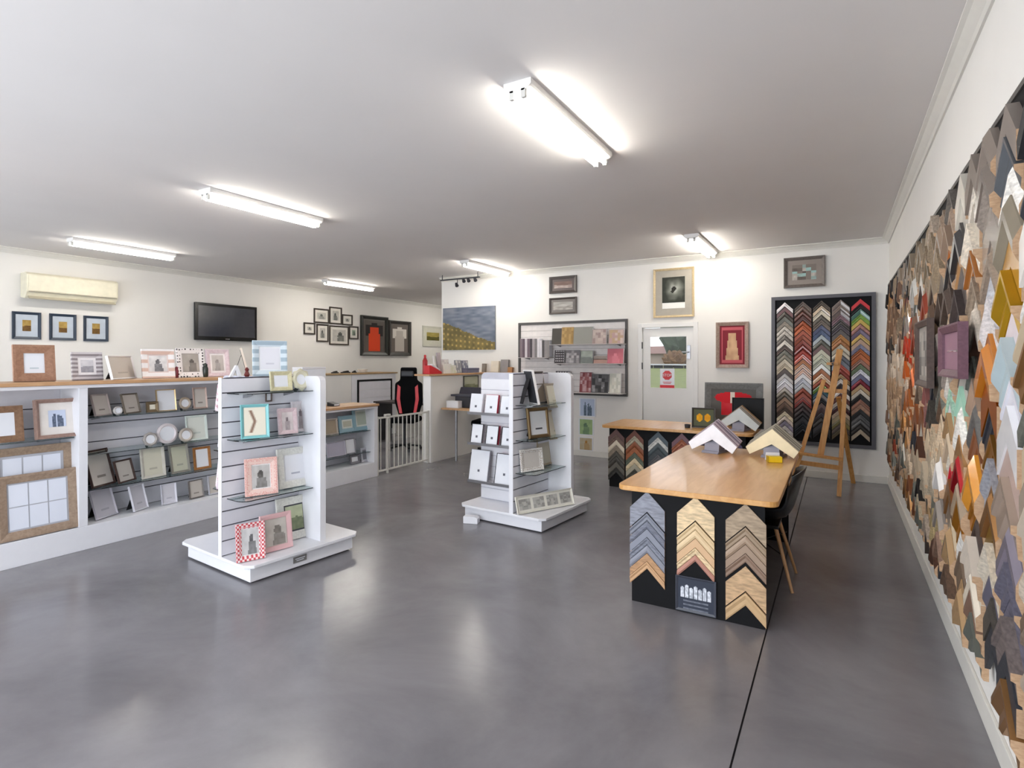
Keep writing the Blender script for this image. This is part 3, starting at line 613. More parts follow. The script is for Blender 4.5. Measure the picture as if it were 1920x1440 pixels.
# black office chair by the small desk
def office_chair(label, loc, rz, seatz, backz, accent, wide=.5):
    t = thing('office_chair', label, 'chair', loc, rz); FB = mat('black_fabric', '#0b0b0d', .9, spec=.1)
    for k in range(5):
        q = k*2*math.pi/5+.3; M().bar((0, 0, .09), (.28*math.cos(q), .28*math.sin(q), .06), .04, .03).build('base_leg', BLK, t)
        m = M(); m.T = Matrix.Translation((.28*math.cos(q), .28*math.sin(q), .027)); m.lathe([(.026, -.012), (.026, .012)], 14, axis='y').build('castor', BLK, t)
    M().tube([(0, 0, .08), (0, 0, seatz-.03)], .025).build('gas_lift', DGREY, t, smooth=True)
    M().box(-wide/2, wide/2, -.24, .24, seatz-.03, seatz+.06).build('seat', FB, t, bevel=.03)
    prof = [(-.17, seatz+.05), (.17, seatz+.05), (.25, seatz+.3), (.24, backz-.28), (.15, backz-.22), (.14, backz), (-.14, backz), (-.15, backz-.22), (-.24, backz-.28), (-.25, seatz+.3)]
    m = M(); m.T = Matrix.Shear('XY', 4, (0, 0)) @ Matrix.Translation((0, .2, 0)); m.prism(prof, 0, .09, 'y'); m.build('backrest', FB, t, bevel=.025)
    if accent:
        for sx in (-1, 1): M().prism([(sx*.10, seatz+.1), (sx*.15, seatz+.1), (sx*.2, seatz+.35), (sx*.18, backz-.3), (sx*.13, backz-.34), (sx*.14, seatz+.35)], .186, .3, 'y').build('red_stripe', REDP, t)
        M().box(-.11, .11, .14, .2, backz-.16, backz-.06).build('head_pillow', DGREY, t, bevel=.02)
    else:
        for sx in (-1, 1): M().tube([(sx*.24, .0, seatz), (sx*.29, .0, seatz+.2), (sx*.29, -.15, seatz+.2)], .014).build('armrest', BLK, t, smooth=True)
    return t
q = P(893, 675, Y=7.62); office_chair('low black office chair beside the small desk', (-4.92, 7.66, 0), -1.3, .50, .88, False, .4)
q = P(758, 675, X=-6.4); office_chair('tall black and red gaming chair behind the white gate', (q.x, q.y, 0), .4, .5, 1.40, True)
# dark office desk with papers, monitor
od = thing('office_desk', 'dark office desk behind the gaming chair', 'desk', (-7.6, 7.8, 0))
M().box(0, 1.9, 0, .46, .72, .75).build('desk_top', mat('dark_desk', '#2a211f', .4), od, bevel=.003)
for x in (.03, 1.84): M().box(x, x+.04, .03, .43, 0, .72).build('leg', DGREY, od)
M().box(1.2, 1.8, .40, .42, .2, .72).build('modesty_panel', mat('drawer_grey', '#8a8886', .6), od)
mo = thing('monitor', 'black monitor tilted sideways on the office desk', 'monitor', (-5.95, 8.05, .751), .5)
M().box(-.1, .1, -.07, .07, 0, .012).tube([(0, .02, .012), (0, .02, .22)], .015).build('monitor_stand', BLK, mo)
M().box(-.22, .22, -.015, .015, .12, .42).build('monitor_body', BLK, mo, bevel=.005)
M().box(-.205, .205, -.018, -.016, .135, .405).build('screen', mat('screen_dark', '#171a1f', .12), mo)
for i, (x, y, z_) in enumerate(((-7.0, 8.1, .751), (-6.25, 8.1, .751), (-6.6, 8.12, .751))):
    t_ = thing('paper_stack', ['white paper stack at the left of the office desk', 'white paper stack near the monitor on the office desk', 'white paper stack in the middle of the office desk'][i], 'paper', (x, y, z_), .2*i)
    for k in range(4): M().box(-.1, .1, -.14, .14, k*.012, k*.012+.011).build('sheet_bundle', PAPER, t_, rot=(0, 0, .08*(k-1.5)))

# ---------------------------------------------------------------- left wall fittings
a, b = P(38, 540, X=XL), P(209, 548, X=XL); acw = b.y-a.y; zb, zt_ = P(120, 566, X=XL).z, P(120, 520, X=XL).z
ac = thing('air_conditioner', 'cream split-system air conditioner high on the left wall', 'air conditioner', (XL, a.y, zb)); H_ = zt_-zb
CR = mat('ac_cream', '#dcd6c0', .4)
M().prism([(0, .02), (.13, 0), (.2, .09), (.205, H_-.03), (.17, H_), (0, H_)], 0, acw, 'y').build('casing', CR, ac, bevel=.008)
M().box(.195, .212, .02, acw-.02, .1, H_-.04).build('front_panel', CR, ac, bevel=.004)
M().bar((.165, .03, .025), (.165, acw-.03, .025), .09, .008, up=(.8, 0, 1)).build('louvre', mat('ac_louvre', '#b0a995', .5), ac)
M().box(.205, .214, .02, acw-.02, .085, .093).build('seam', mat('ac_seam', '#8d8676', .6), ac)  # darker strip below the front panel
a, b = P(366, 605, X=XL+.1), P(482, 605, X=XL+.1); zb, zt_ = P(424, 639, X=XL+.1).z, P(424, 571, X=XL+.1).z
tv = thing('television', 'wall-mounted black flat television on the left wall', 'television', (XL+.1, (a.y+b.y)/2, zb), R); tw, thh = b.y-a.y, zt_-zb
M().box(-tw/2, tw/2, 0, .05, 0, thh).build('bezel', mat('gloss_black', '#08080a', .15), tv, bevel=.008)
M().box(-tw/2+.05, tw/2-.05, -.003, 0, .07, thh-.05).build('screen', mat('tv_screen', '#34363f', .12, spec=.8), tv)
M().box(-.2, .2, .05, .1, thh*.3, thh*.7).build('wall_mount', DGREY, tv)
M().box(-.04, .04, -.002, 0, .025, .035).build('badge', STEEL, tv)
BW = lambda s: ('blob', s, ['#d9d6d0', '#4c4a48'])
LN = lambda s: ('land', s, ['#b79a5a', '#8a6a30', '#5e4326'])
wallframe('navy frame with a golden landscape, left of three below the air conditioner', 'l', 22, 585, 76, 636, '#2e3a4a', .035, t=.025, mc='#b9c2cd', mw=.075, pc=LN(1), name='framed_picture', cat='picture')
wallframe('navy frame with a golden landscape, middle of three below the air conditioner', 'l', 92, 589, 142, 638, '#2e3a4a', .035, t=.025, mc='#b9c2cd', mw=.075, pc=LN(5), name='framed_picture', cat='picture')
wallframe('navy frame with a golden landscape, right of three below the air conditioner', 'l', 156, 593, 202, 640, '#2e3a4a', .035, t=.025, mc='#b9c2cd', mw=.075, pc=LN(9), name='framed_picture', cat='picture')
DKF = 'w:#3d332b,#2d2520'
cl = [(569, 605, 590, 627, 'small black frame at the far left of the photo cluster'), (588, 579, 616, 606, 'landscape black frame at the upper left of the photo cluster'),
 (617, 576, 640, 608, 'upright black frame at the top of the photo cluster'), (641, 590, 660, 610, 'small black frame at the upper right of the photo cluster'),
 (593, 608, 615, 641, 'upright black frame at the lower left of the photo cluster'), (617, 611, 653, 647, 'largest black frame at the bottom of the photo cluster'),
 (654, 612, 671, 636, 'small black frame with a green photo, right end of the photo cluster')]
for i, (x0, y0, x1, y1, lab) in enumerate(cl):
    wallframe(lab, 'l', x0, y0, x1, y1, DKF, .03, t=.025, mc='#d8d4cc', mw=.055, pc=('blob', i+11, ['#c3bfb8' if i < 6 else '#9fb09c', '#4c4f4c']), name='framed_picture', cat='picture')
wallframe('framed orange-red sports jersey in a dark frame on the left wall', 'l', 675, 593, 725, 667, '#22241f', .08, t=.06, mc='#5e5650', mw=.03, pc=('jersey', 1, ['#5e5650', '#d8431c', '#25201f']), name='framed_jersey', cat='picture')
wallframe('framed white sports jersey in a dark frame on the left wall', 'l', 727, 602, 768, 667, '#2c2823', .08, t=.06, mc='#5e5650', mw=.03, pc=('jersey', 2, ['#6a615b', '#b8b0a8', '#d6d0c8']), name='framed_jersey', cat='picture')
wallframe('pale framed picture of olive foliage, partly behind the back wall corner', 'l', 792, 612, 830, 650, '#c9c7bb', .05, t=.02, mc='#cfcdbf', mw=.12, pc=('land', 4, ['#a99a55', '#7c6d2c', '#4a4a26']), name='framed_picture', cat='picture')

# ---------------------------------------------------------------- back wall pictures
a, b = P(830.5, 615, Y=YB-.03), P(928, 615, Y=YB-.03); zb, zt_ = P(880, 656, Y=YB-.03).z, P(880, 575.5, Y=YB-.03).z
cv = thing('canvas_print', 'wide canvas print of golden lights below a blue-grey sea', 'picture', ((a.x+b.x)/2, YB-.03, zb))
M().box((a.x-b.x)/2, (b.x-a.x)/2, 0, .03, 0, zt_-zb).build('canvas', mat('canvas_edge', '#6b6f75', .8), cv)
link('print', print_mesh(b.x-a.x, zt_-zb, pic('huts', 3, ['#5b6475', '#878c96', '#4f4b32', '#c8a860']), 56, 40), cv, (0, -.001, 0))
wallframe('dark certificate frame, upper of two above the album display', 'b', 1031, 518, 1082, 550, '#4d4541', .045, t=.03, mc='#5f534f', mw=.04, pc=('land', 2, ['#8a736a', '#6c5650', '#c9bcb4']), name='framed_picture', cat='picture')
wallframe('dark certificate frame, lower of two above the album display', 'b', 1031, 558, 1082, 589, '#4d4541', .03, t=.03, mc='#77706a', mw=.04, pc=('land', 7, ['#c7c4be', '#6c6660', '#c9c4bc']), name='framed_picture', cat='picture')
wallframe('large light wood frame with grey mat and a monochrome cyclist photo', 'b', 1226, 503, 1302, 595, 'w:#cdb892,#bca67e', .03, t=.035, mc='#a39c8f', mw=.1, pc=('plain', 1, ['#ecebe6', '#e2e0da']), name='framed_picture', cat='picture')
q = COL.objects[-1]
# photo on top of the white sheet
big = [o for o in COL.objects if o.get('label', '').startswith('large light wood frame')][0]; bwid = (P(1302, 550, Y=YB)-P(1226, 550, Y=YB)).x; bhei = P(1264, 503, Y=YB).z-P(1264, 595, Y=YB).z
link('photograph', print_mesh(bwid*.56, bhei*.52, pic('rider', 2, ['#34362f', '#b9bab0', '#26241f']), 24), big, (0, -.035*.35-.006, bhei*.3))
wallframe('rose-wood frame with a red mat and a cream garment', 'b', 1343, 604, 1404, 690, 'w:#a58f84,#8f7769', .05, t=.04, pc=('garment', 2, ['#7c1f2b', '#d8b08a', '#b48c6c', '#c05a62']), n=26, name='framed_picture', cat='picture')
wallframe('grey-brown frame with five small photographs, above the black sample board', 'b', 1470, 482, 1547, 539, 'w:#6f6660,#5d544f', .04, t=.04, mc='#8b8078', mw=.06, pc=('noise', 8, ['#7f756e', '#c9c1b8', '#9fc9c6', '#5f5650']), n=14, name='framed_picture', cat='picture')

# album display: framed slat panel
a, b = P(973, 670, Y=YB-.02), P(1177, 670, Y=YB-.02); zb, zt_ = P(1075, 740, Y=YB).z, P(1075, 602, Y=YB).z; SPX0, SPX1, SPZ0, SPZ1 = a.x, b.x, zb, zt_
sp = thing('slatwall_display', 'white slatwall panel with a dark frame holding albums on the back wall', 'shelf', (a.x, YB-.005, zb)); sw_, sh_ = b.x-a.x, zt_-zb
M().box(0, sw_, -.012, 0, 0, sh_).build('back_board', mat('warm_groove', '#a59f9c', .7), sp)
slats(sp, 'y', -.012, -1, .04, sw_-.04, .04, sh_-.04, .1, mat('warm_slat', '#d9d3d0', .5), gap=.006, th=.008)
M().box(0, .035, -.04, -.012, 0, sh_).box(sw_-.035, sw_, -.04, -.012, 0, sh_).box(.035, sw_-.035, -.04, -.012, sh_-.035, sh_).box(.035, sw_-.035, -.04, -.012, 0, .035).build('panel_frame', mat('dark_frame_grey', '#4a4745', .5), sp)
def yshelf(label, px0, px1, py, y0=YB-.026, dep=.22, m=GLASS):
    q0, q1 = P(px0, py, Y=YB-.2), P(px1, py, Y=YB-.2)
    t = thing('album_shelf', label, 'shelf', (q0.x, y0, q0.z-.01)); M().box(0, q1.x-q0.x, -dep, 0, 0, .008).build('shelf_panel', m, t)
    for xx in (.1, q1.x-q0.x-.1): M().prism([(-dep*.8, 0), (0, 0), (0, -.03)], xx-.003, xx+.003, 'x').build('bracket', STEEL, t)
    return q0.z-.002
WS = mat('shelf_white', '#c7c0be', .5)
s1 = yshelf('top album shelf on the right of the slatwall panel', 1032, 1168, 646, m=WS)
s2 = yshelf('middle album shelf on the right of the slatwall panel', 1032, 1168, 681, m=WS)
s3 = yshelf('bottom album shelf on the right of the slatwall panel', 1032, 1168, 734, m=WS)
s4 = yshelf('album shelf on the left of the slatwall panel holding upright albums', 974, 1030, 670, m=WS)
AL = [
 (s1, 1034, 615, 1052, 646, '#4b4843', 'dark grey upright album at the left of the top album shelf', ('plain', 1, ['#4f4b45', '#6d6860'])),
 (s1, 1052, 613, 1075, 646, '#a88a5e', 'tan and gold album on the top album shelf', ('noise', 3, ['#b2935f', '#94774b'])),
 (s1, 1074, 611, 1110, 644, '#8b8a84', 'large grey linen album, biggest on the top album shelf', ('plain', 1, ['#94938c', '#85847c'])),
 (s1, 1110, 617, 1136, 645, '#a58f8b', 'pink-brown floral album on the top album shelf', ('noise', 5, ['#b5a59f', '#96827e', '#c5b6ae'])),
 (s1, 1141, 619, 1169, 646, '#a8938a', 'pink and gold patterned album at the right of the top album shelf', ('noise', 6, ['#b99b98', '#b7a07a', '#d5c6be'])),
 (s2, 1039, 656, 1057, 681, '#3f3a3c', 'black and white dotted album on the middle album shelf', ('grid', 1, ['#3f3a3c', '#c7c2c4'])),
 (s2, 1060, 656, 1086, 681, '#6f6b6e', 'grey photo-cover album on the middle album shelf', ('noise', 8, ['#7d797b', '#a9a4a4', '#c7c2c2'])),
 (s2, 1088, 657, 1111, 681, '#8a8f86', 'silver-green album on the middle album shelf', ('land', 8, ['#b7bfb3', '#8c9188', '#767a78'])),
 (s2, 1138, 654, 1168, 682, '#c06c77', 'rose-pink square album on the middle album shelf', ('blob', 8, ['#c4707c', '#e1929c'])),
 (s3, 1040, 694, 1066, 733, '#5b5557', 'black dotted album on the bottom shelf, behind the right gondola', ('grid', 1, ['#403b3d', '#bdb8ba'])),
 (s3, 1086, 696, 1108, 734, '#7a3c40', 'maroon patterned album on the bottom album shelf', ('noise', 11, ['#7a3c40', '#9c6a6a', '#c9b4b6'])),
 (s3, 1108, 698, 1140, 733, '#3c3b3d', 'black and grey photo album on the bottom album shelf', ('noise', 12, ['#3c3b3d', '#6e6c6e', '#a7a5a8'])),
 (s3, 1142, 696, 1163, 734, '#cfccc2', 'white floral album at the right of the bottom album shelf', ('noise', 14, ['#d3d1c6', '#bfc1b6', '#e6e5dd'])),
]
for z_, x0, y0, x1, y1, c, lab, pcv in AL: card(lab, x0, y0, x1, y1, c, rz=0, Y=YB-.14, th=.03, zs=z_, pc=pcv, name='photo_album', cat='album', lean=.12)
card('flat pile top album in brown between two upright albums', 1113, 664, 1138, 671, '#93857c', rz=0, Y=YB-.14, th=.08, zs=s2+.058, name='photo_album', cat='album', lean=0)
card('flat pile bottom album in terracotta between two upright albums', 1113, 673, 1138, 681, '#b08a7c', rz=0, Y=YB-.14, th=.08, zs=s2, name='photo_album', cat='album', lean=0)
sp_c = ['#7d6a70', '#5a4650', '#c9bfc2', '#6b5860', '#3e3438', '#a49a9a', '#7b7674', '#d9d6d8', '#d2cfd2', '#4e4846', '#8f8886', '#857f7c']
nm = ['mauve', 'plum', 'pale pink', 'dark mauve', 'black', 'silver', 'grey', 'white', 'off-white', 'charcoal', 'taupe', 'stone grey']
ordn = ['first', 'second', 'third', 'fourth', 'fifth', 'sixth', 'seventh', 'eighth', 'ninth', 'tenth', 'eleventh', 'twelfth', 'thirteenth', 'fourteenth', 'fifteenth', 'sixteenth', 'seventeenth', 'eighteenth', 'nineteenth', 'twentieth']+['twenty-'+x for x in ('first', 'second', 'third', 'fourth', 'fifth', 'sixth', 'seventh', 'eighth', 'ninth')]+['thirtieth']
for i in range(12):
    x0 = 975+i*4.6; card('%s upright album spine, %s from the left on the left album shelf' % (nm[i], ordn[i]), x0, 635 if i < 8 else 638, x0+4.2, 670, sp_c[i], rz=0, Y=YB-.16, th=.12, zs=s4, name='photo_album', cat='album', lean=0)
# poster rack beneath
for lab, y0, y1, x0, x1, k in (('blue and white photo print of people, top of the hanging prints', 746, 782, 1086, 1117, ('pair', 3, ['#b9c6dc', '#4a5a6a'])), ('green lawn photo print, middle of the hanging prints', 784, 817, 1085, 1113, ('blob', 9, ['#a3bd86', '#4f6a58'])), ('orange animal photo print, bottom of the hanging prints', 819, 846, 1085, 1112, ('blob', 10, ['#b9b29c', '#a5702c']))):
    q0, q1 = P(x0, y0, Y=YB-.01), P(x1, y1, Y=YB-.01); t_ = thing('hanging_print', lab, 'picture', ((q0.x+q1.x)/2, YB-.006, q1.z))
    M().box((q0.x-q1.x)/2, (q1.x-q0.x)/2, -.004, 0, 0, q0.z-q1.z).build('card_backing', PAPER, t_); link('print', print_mesh((q1.x-q0.x)*.85, (q0.z-q1.z)*.9, pic(*k), 16), t_, (0, -.006, (q0.z-q1.z)*.05))

# spotlight track in the corner above the canvas
ts = thing('spotlight_track', 'dark spotlight track with small heads at the top left of the back wall', 'light', (*P(862, 520, Y=YB-.3).xy, CZ))
ts.location.z = CZ; q = ts.location
M().box(-.42, .42, -.015, .015, -.1, -.08).build('track', DGREY, ts)
for x in (-.38, .38): M().tube([(x, 0, 0), (x, 0, -.09)], .008).build('hanger', DGREY, ts)
for x, dz in ((-.05, .13), (.1, .0), (.2, .0), (.34, .0)):
    h = M().tube([(x, 0, -.1), (x, 0, -.115-dz*.5)], .006).build('stem', DGREY, ts)
    M().tube([(x-.02, -.01, -.105-dz*.5), (x+.02, -.04, -.15-dz*.5)], [.022, .032], 12).build('lamp_head', DGREY, ts, smooth=True)

# ---------------------------------------------------------------- moulding samples (chevrons)
RAWS = RAW
PROFS = [[(0, 0), (0, .7), (1, .7), (1, 0)], [(0, 0), (0, 1), (.18, 1), (.5, .55), (.85, .6), (1, .4), (1, 0)], [(0, 0), (0, .5), (.35, .9), (.65, .9), (1, .5), (1, 0)], [(0, 0), (0, .6), (.3, .6), (.5, 1), (.95, .95), (1, 0)], [(0, 0), (0, 1), (.2, 1), (.25, .75), (.75, .65), (.8, .45), (1, .4), (1, 0)]]
CH_CACHE = {}
def chev_mesh(w, v, t, prof, slope=1.0):
    key = (round(w, 3), round(v, 3), round(t, 3), prof, round(slope, 2))
    if key in CH_CACHE: return CH_CACHE[key]
    pr = PROFS[prof]; n = len(pr); vs = []; fs = []; mi = []
    for x in (-w/2, 0, w/2):
        for s, d in pr: vs.append((x, -d*t, -abs(x)*slope-s*v))
    for c in range(2):
        for k in range(n): fs.append((c*n+k, (c+1)*n+k, (c+1)*n+(k+1) % n, c*n+(k+1) % n)); mi.append(0)
    fs += [list(range(n)), [2*n+k for k in range(n)][::-1]]; mi += [1, 1]
    me = M().add(vs, fs, mi).mesh('moulding_sample', [M_PAINT, RAWS]); CH_CACHE[key] = me; return me
FIN = {'p': M_PAINT, 'g': M_GRAIN, 's': M_GLOSS, 'm': M_METAL}
NAMES = [('#ffffff', 'white'), ('#e8dfc8', 'cream'), ('#d9b48c', 'beige'), ('#b9a48c', 'tan'), ('#8c7a68', 'taupe'), ('#6e4e3c', 'brown'), ('#3e2c26', 'dark brown'), ('#17171a', 'black'), ('#3a3d44', 'charcoal'), ('#77787c', 'grey'), ('#b0b0b4', 'silver-grey'), ('#8a2a28', 'dark red'), ('#c8242c', 'red'), ('#b8602c', 'orange-brown'), ('#c98a3c', 'gold'), ('#d9b028', 'yellow'), ('#7a9a4c', 'green'), ('#a4cdb8', 'mint green'), ('#4c5a86', 'blue'), ('#a9bcc8', 'pale blue'), ('#9a7c9c', 'lilac'), ('#8c5a4c', 'reddish brown'), ('#6c7468', 'grey-green')]
def cname(c): c = hx(c) if isinstance(c, str) else c; return min(NAMES, key=lambda n: sum((a-b)**2 for a, b in zip(hx(n[0]), c)))[1]
GN = {'p': 'painted', 'g': 'wood-grain', 's': 'glossy', 'm': 'metallic'}
def sample(loc, rz, w, v, t, prof, col, fin, label, group, slope=1.0, name='moulding_sample'):
    o = link(name, chev_mesh(w, v, t, prof, slope), None, loc, (0, 0, rz)); c = rgb(col); o.color = (*c, 1)
    o.material_slots[0].link = 'OBJECT'; o.material_slots[0].material = FIN[fin]
    return tag(o, label, 'sample', group)

# black sample board on the back wall
bx0, bx1, bz0, bz1 = P(1447, 700, Y=YB).x, P(1642, 700, Y=YB).x, .42, 2.37
bd = thing('sample_board', 'black display board with a grey frame on the back wall, right of the door', 'display board', (bx0, YB-.004, bz0)); bw_, bh_ = bx1-bx0, bz1-bz0
M().box(.03, bw_-.03, -.02, 0, .03, bh_-.03).build('board', BLACK, bd)
ring(bw_, bh_, .045, .05, FPROF).build('board_frame', mat('board_frame_grey', '#55545a', .5), bd, (bw_/2, 0, 0))
NR = 27; p5 = (bw_-.11)/5; top_z = bz1-.075; pit = (bh_-.15-.105)/NR
C5 = [
 'e9e2e2 5a2420 4c463f 6f6f66 8f8578 c9c2b8 c4bdb3 77706a e0d8cc 5c4a42 7b7a70 8c8678 d6c9b4 cbbca4 4c3c36 c9c4c2 f0eef2 eeeaf0 b9b2a8 6f665c a98c74 8c7264 5a4a42 ece0c4 e9dcd2 a9a2b8 d6d2d0'.split(),
 '6c6058 6b5248 6c4238 5c3a34 a4502c b25a30 a44c2c a05034 94483c 8c3e38 a23c30 b04c30 b4764c a4744c a87048 e0dcdc cfd2dc c9cacc 9c4c38 a4503c 8c3a34 5c4a48 4a4244 3a383a 303036 2a3038 26282e'.split(),
 '5f564e c9b498 e4dac4 5f5850 7a6e64 545a78 5c6a88 4f5650 626258 6c504c c4c2ac b9bca8 c0c2b0 b8b4a8 ab6c44 d2ae8c 9c4c34 6a8c44 3a6070 8c8888 28282c 6c5450 4a3436 4c484c 44403e 333033 2c2a2c'.split(),
 '8c7c74 7c6a60 6c5a54 8c7078 4a4442 564e54 5c5654 b07c48 a9744c c2baa8 d0c6b4 5a5c66 4c505c b05040 8c3a30 9c7c54 dcd4cc 3c3234 e6e0dc 6c4240 cfc6bc 4a2c34 c9b49c 9c8c6c 8c8458 5c5048 6c6048'.split(),
 'cc2c34 1c1a1c 5a8478 7ca048 c4a850 b08078 7c6c84 c9a860 b89880 8888a0 b4683c c06c3c a87c6c 708064 e6e6ee 4c4c74 8c2c3c c4a478 e6dccc 1c1818 9c6c58 b48c74 18181a 5c5c5e 6a6a6c 34302e b8a890'.split()]
COLN = ['leftmost column', 'second column', 'middle column', 'fourth column', 'rightmost column']
rnd = random.Random(4)
for c in range(5):
    for r in range(NR):
        col = C5[c][r]; fin = rnd.choice('ppgs'); t = rnd.choice((.018, .024, .03))
        sample((bx0+.055+p5*(c+.5), YB-.025, top_z-r*pit), 0, p5-.018, pit*rnd.choice((.86, .9, .93)), t, rnd.randrange(5), '#'+col, fin,
               '%s %s sample, %s from top in the %s of the black board' % (cname('#'+col), GN[fin], ordn[r], COLN[c]), 'corner samples on the black board', name='corner_sample')

# right wall of samples
PW0, PW1, PZ0, PZ1 = 1.9, 8.1, .36, 2.44
wb = thing('wall_sample_panel', 'long black backing panel covered in frame samples along the right wall', 'display board', (XR-.001, PW0, PZ0))
M().box(-.018, 0, 0, PW1-PW0, 0, PZ1-PZ0).build('board', BLACK, wb)
M().box(-.024, -.018, 0, PW1-PW0, PZ1-PZ0-.02, PZ1-PZ0+.0).build('edge_strip', mat('strip_grey', '#55504c', .5), wb)
CWY = .288; YS = 2.03
PALN = ['#7a6a5c', '#98856f', '#b9a78c', '#5b4637', '#3a2c26', '#a4845e', '#1c1c20', '#2e3036', '#8a8078', '#c9c2b4', '#dcd8d4', '#6c5a4a', '#a4794c', '#4c2e20', '#7c4a2c', '#1f1b1a', '#5e6058', '#a89888', '#45403a', '#bdaf9e', '#7c5f4e', '#8c3a24']
seeds = [  # px, py, colour, radius px
 (1890, 235, '#7d736b', 30), (1885, 300, '#55585c', 30), (1888, 370, '#e4e0da', 40), (1880, 425, '#8a7f6c', 30), (1895, 470, '#c9923c', 30), (1895, 520, '#b9b6bc', 25), (1900, 560, '#d9ae2c', 28), (1902, 600, '#8f8f84', 20), (1902, 640, '#d8ccd0', 25), (1902, 680, '#a9b8bc', 25), (1902, 720, '#c85a5c', 30), (1900, 765, '#d2d0d8', 20), (1895, 800, '#ecebed', 35), (1890, 850, '#3a3d48', 35), (1885, 910, '#b8a096', 30), (1885, 960, '#a99484', 30), (1890, 1010, '#7c7480', 35), (1890, 1070, '#5c5a66', 45), (1890, 1140, '#5f5c6a', 50), (1895, 1210, '#6a5f5c', 40),
 (1850, 300, '#7d7168', 50), (1855, 400, '#8e8279', 55), (1858, 480, '#93806e', 40), (1860, 540, '#c4c6ce', 30), (1860, 590, '#cfc9c8', 30), (1855, 640, '#9c7f52', 30), (1855, 690, '#bd7420', 35), (1855, 735, '#b86410', 30), (1855, 780, '#c8c0b0', 25), (1862, 820, '#20222a', 30), (1850, 870, '#a87434', 22), (1848, 930, '#8e8f96', 30), (1850, 985, '#d4d2d4', 25), (1852, 1030, '#b58c3c', 25), (1850, 1090, '#c9bfae', 35),
 (1820, 390, '#d3ccc0', 45), (1822, 450, '#cdc2b2', 35), (1825, 490, '#b87628', 28), (1825, 530, '#a8672a', 28), (1828, 570, '#8b7a68', 25), (1825, 620, '#b9aea0', 30), (1825, 680, '#c4762c', 30), (1828, 740, '#a28a78', 25), (1825, 790, '#5c5a58', 35), (1828, 895, '#cf8c34', 26), (1822, 975, '#c8862c', 35), (1822, 1040, '#c7bcae', 30),
 (1800, 440, '#3c3a3a', 30), (1800, 560, '#3f3634', 30), (1803, 755, '#a3ccb6', 38), (1802, 895, '#b8202c', 30), (1800, 820, '#d9d6d0', 25), (1792, 400, '#5c5650', 30), (1790, 720, '#c2bcb4', 25), (1785, 490, '#a8622c', 22), (1795, 1040, '#e2e0dc', 22),
 (1780, 440, '#8f7a68', 40), (1770, 560, '#4a3c34', 30), (1745, 500, '#8c7b66', 60), (1725, 530, '#d9d4cc', 18), (1728, 590, '#e6e6e2', 18), (1705, 640, '#c2442a', 22), (1712, 690, '#c0632e', 25), (1706, 770, '#b46a3a', 25), (1705, 800, '#c28a50', 25), (1735, 760, '#8e5c58', 22), (1720, 880, '#b8a48c', 30), (1690, 700, '#c4b19c', 30), (1675, 740, '#a08266', 30), (1672, 600, '#8c6f58', 30), (1760, 840, '#c9b498', 40), (1745, 900, '#b3a48e', 30), (1760, 990, '#a8946c', 20)]
def colour_at(y, z, rnd):
    Z = depth(XR-.04, y); lat = (XR-.04)*math.cos(TH)+y*math.sin(TH); px = CX+FOC*lat/Z; py = HY-(z-CH)*FOC/Z
    best = min(seeds, key=lambda s: math.hypot((px-s[0])*1.5, py-s[1])/s[3]); d = math.hypot((px-best[0])*1.5, py-best[1])
    if d < best[3]:
        c = hx(best[2]); k = rnd.uniform(.92, 1.06); return '#%02x%02x%02x' % tuple(min(255, int(x*k*255)) for x in c), px, py
    return rnd.choice(PALN), px, py
rows = 23; cols = int((PW1-.05-YS)/CWY); cnt = 0; stuff = M()
rnd = random.Random(21); slotc = [[], [], []]
for c in range(cols):
    y0 = YS+c*CWY; z = PZ1-.03-rnd.uniform(0, .05); r = 0; w = CWY-.028
    while z-.5*w-.07 > PZ0-.1 and r < 28:
        v = rnd.choice((.07, .08, .09, .1, .12)) if c > 4 else rnd.choice((.09, .1, .11, .125, .14)); t = rnd.choice((.026, .034, .042, .052)); pf = rnd.randrange(5)
        col, px, py = colour_at(y0+w/2, z-.1, rnd); fin = rnd.choice('ppggs'); h_ = hx(col)
        if h_[0] > .6 and h_[2] < .3 and h_[1] < .65: fin = 'm' if rnd.random() < .4 else 's'
        if cnt < 300:
            lab = '%s %s sample, %s from top, %s column from the near wall end' % (cname(col), GN[fin], ordn[r], ordn[c])
            sample((XR-.0195, y0+w/2+rnd.uniform(-.006, .006), z), -R, w, v, t, pf, col, fin, lab, 'corner samples on the right wall'); cnt += 1
        else:
            m = chev_mesh(w, v, t, pf); o = len(stuff.v); stuff.v += [(XR-.0195+p.co.y, y0+w/2-p.co.x, z+p.co.z) for p in m.vertices]
            k = PALN.index(col) if col in PALN else None
            key = col; 
            if key not in slotc[0]: slotc[0].append(key)
            ii = slotc[0].index(key)
            for p in m.polygons: stuff.f.append([o+i for i in p.vertices]); stuff.m.append(ii+1 if p.material_index == 0 else 0)
        z -= v*rnd.choice((.9, 1.0, 1.04, 1.1)); r += 1
print('samples', cnt, 'cols', cols, len(stuff.f))
if stuff.f:
    o = stuff.build('moulding_sample_rows', [RAWS]+[mat('far_'+k[1:], k, .5, noise=.15, nscale=20) for k in slotc[0]])
    o['kind'] = 'stuff'; tag(o, 'dense columns of small brown, cream and grey frame samples near the back corner', 'samples')
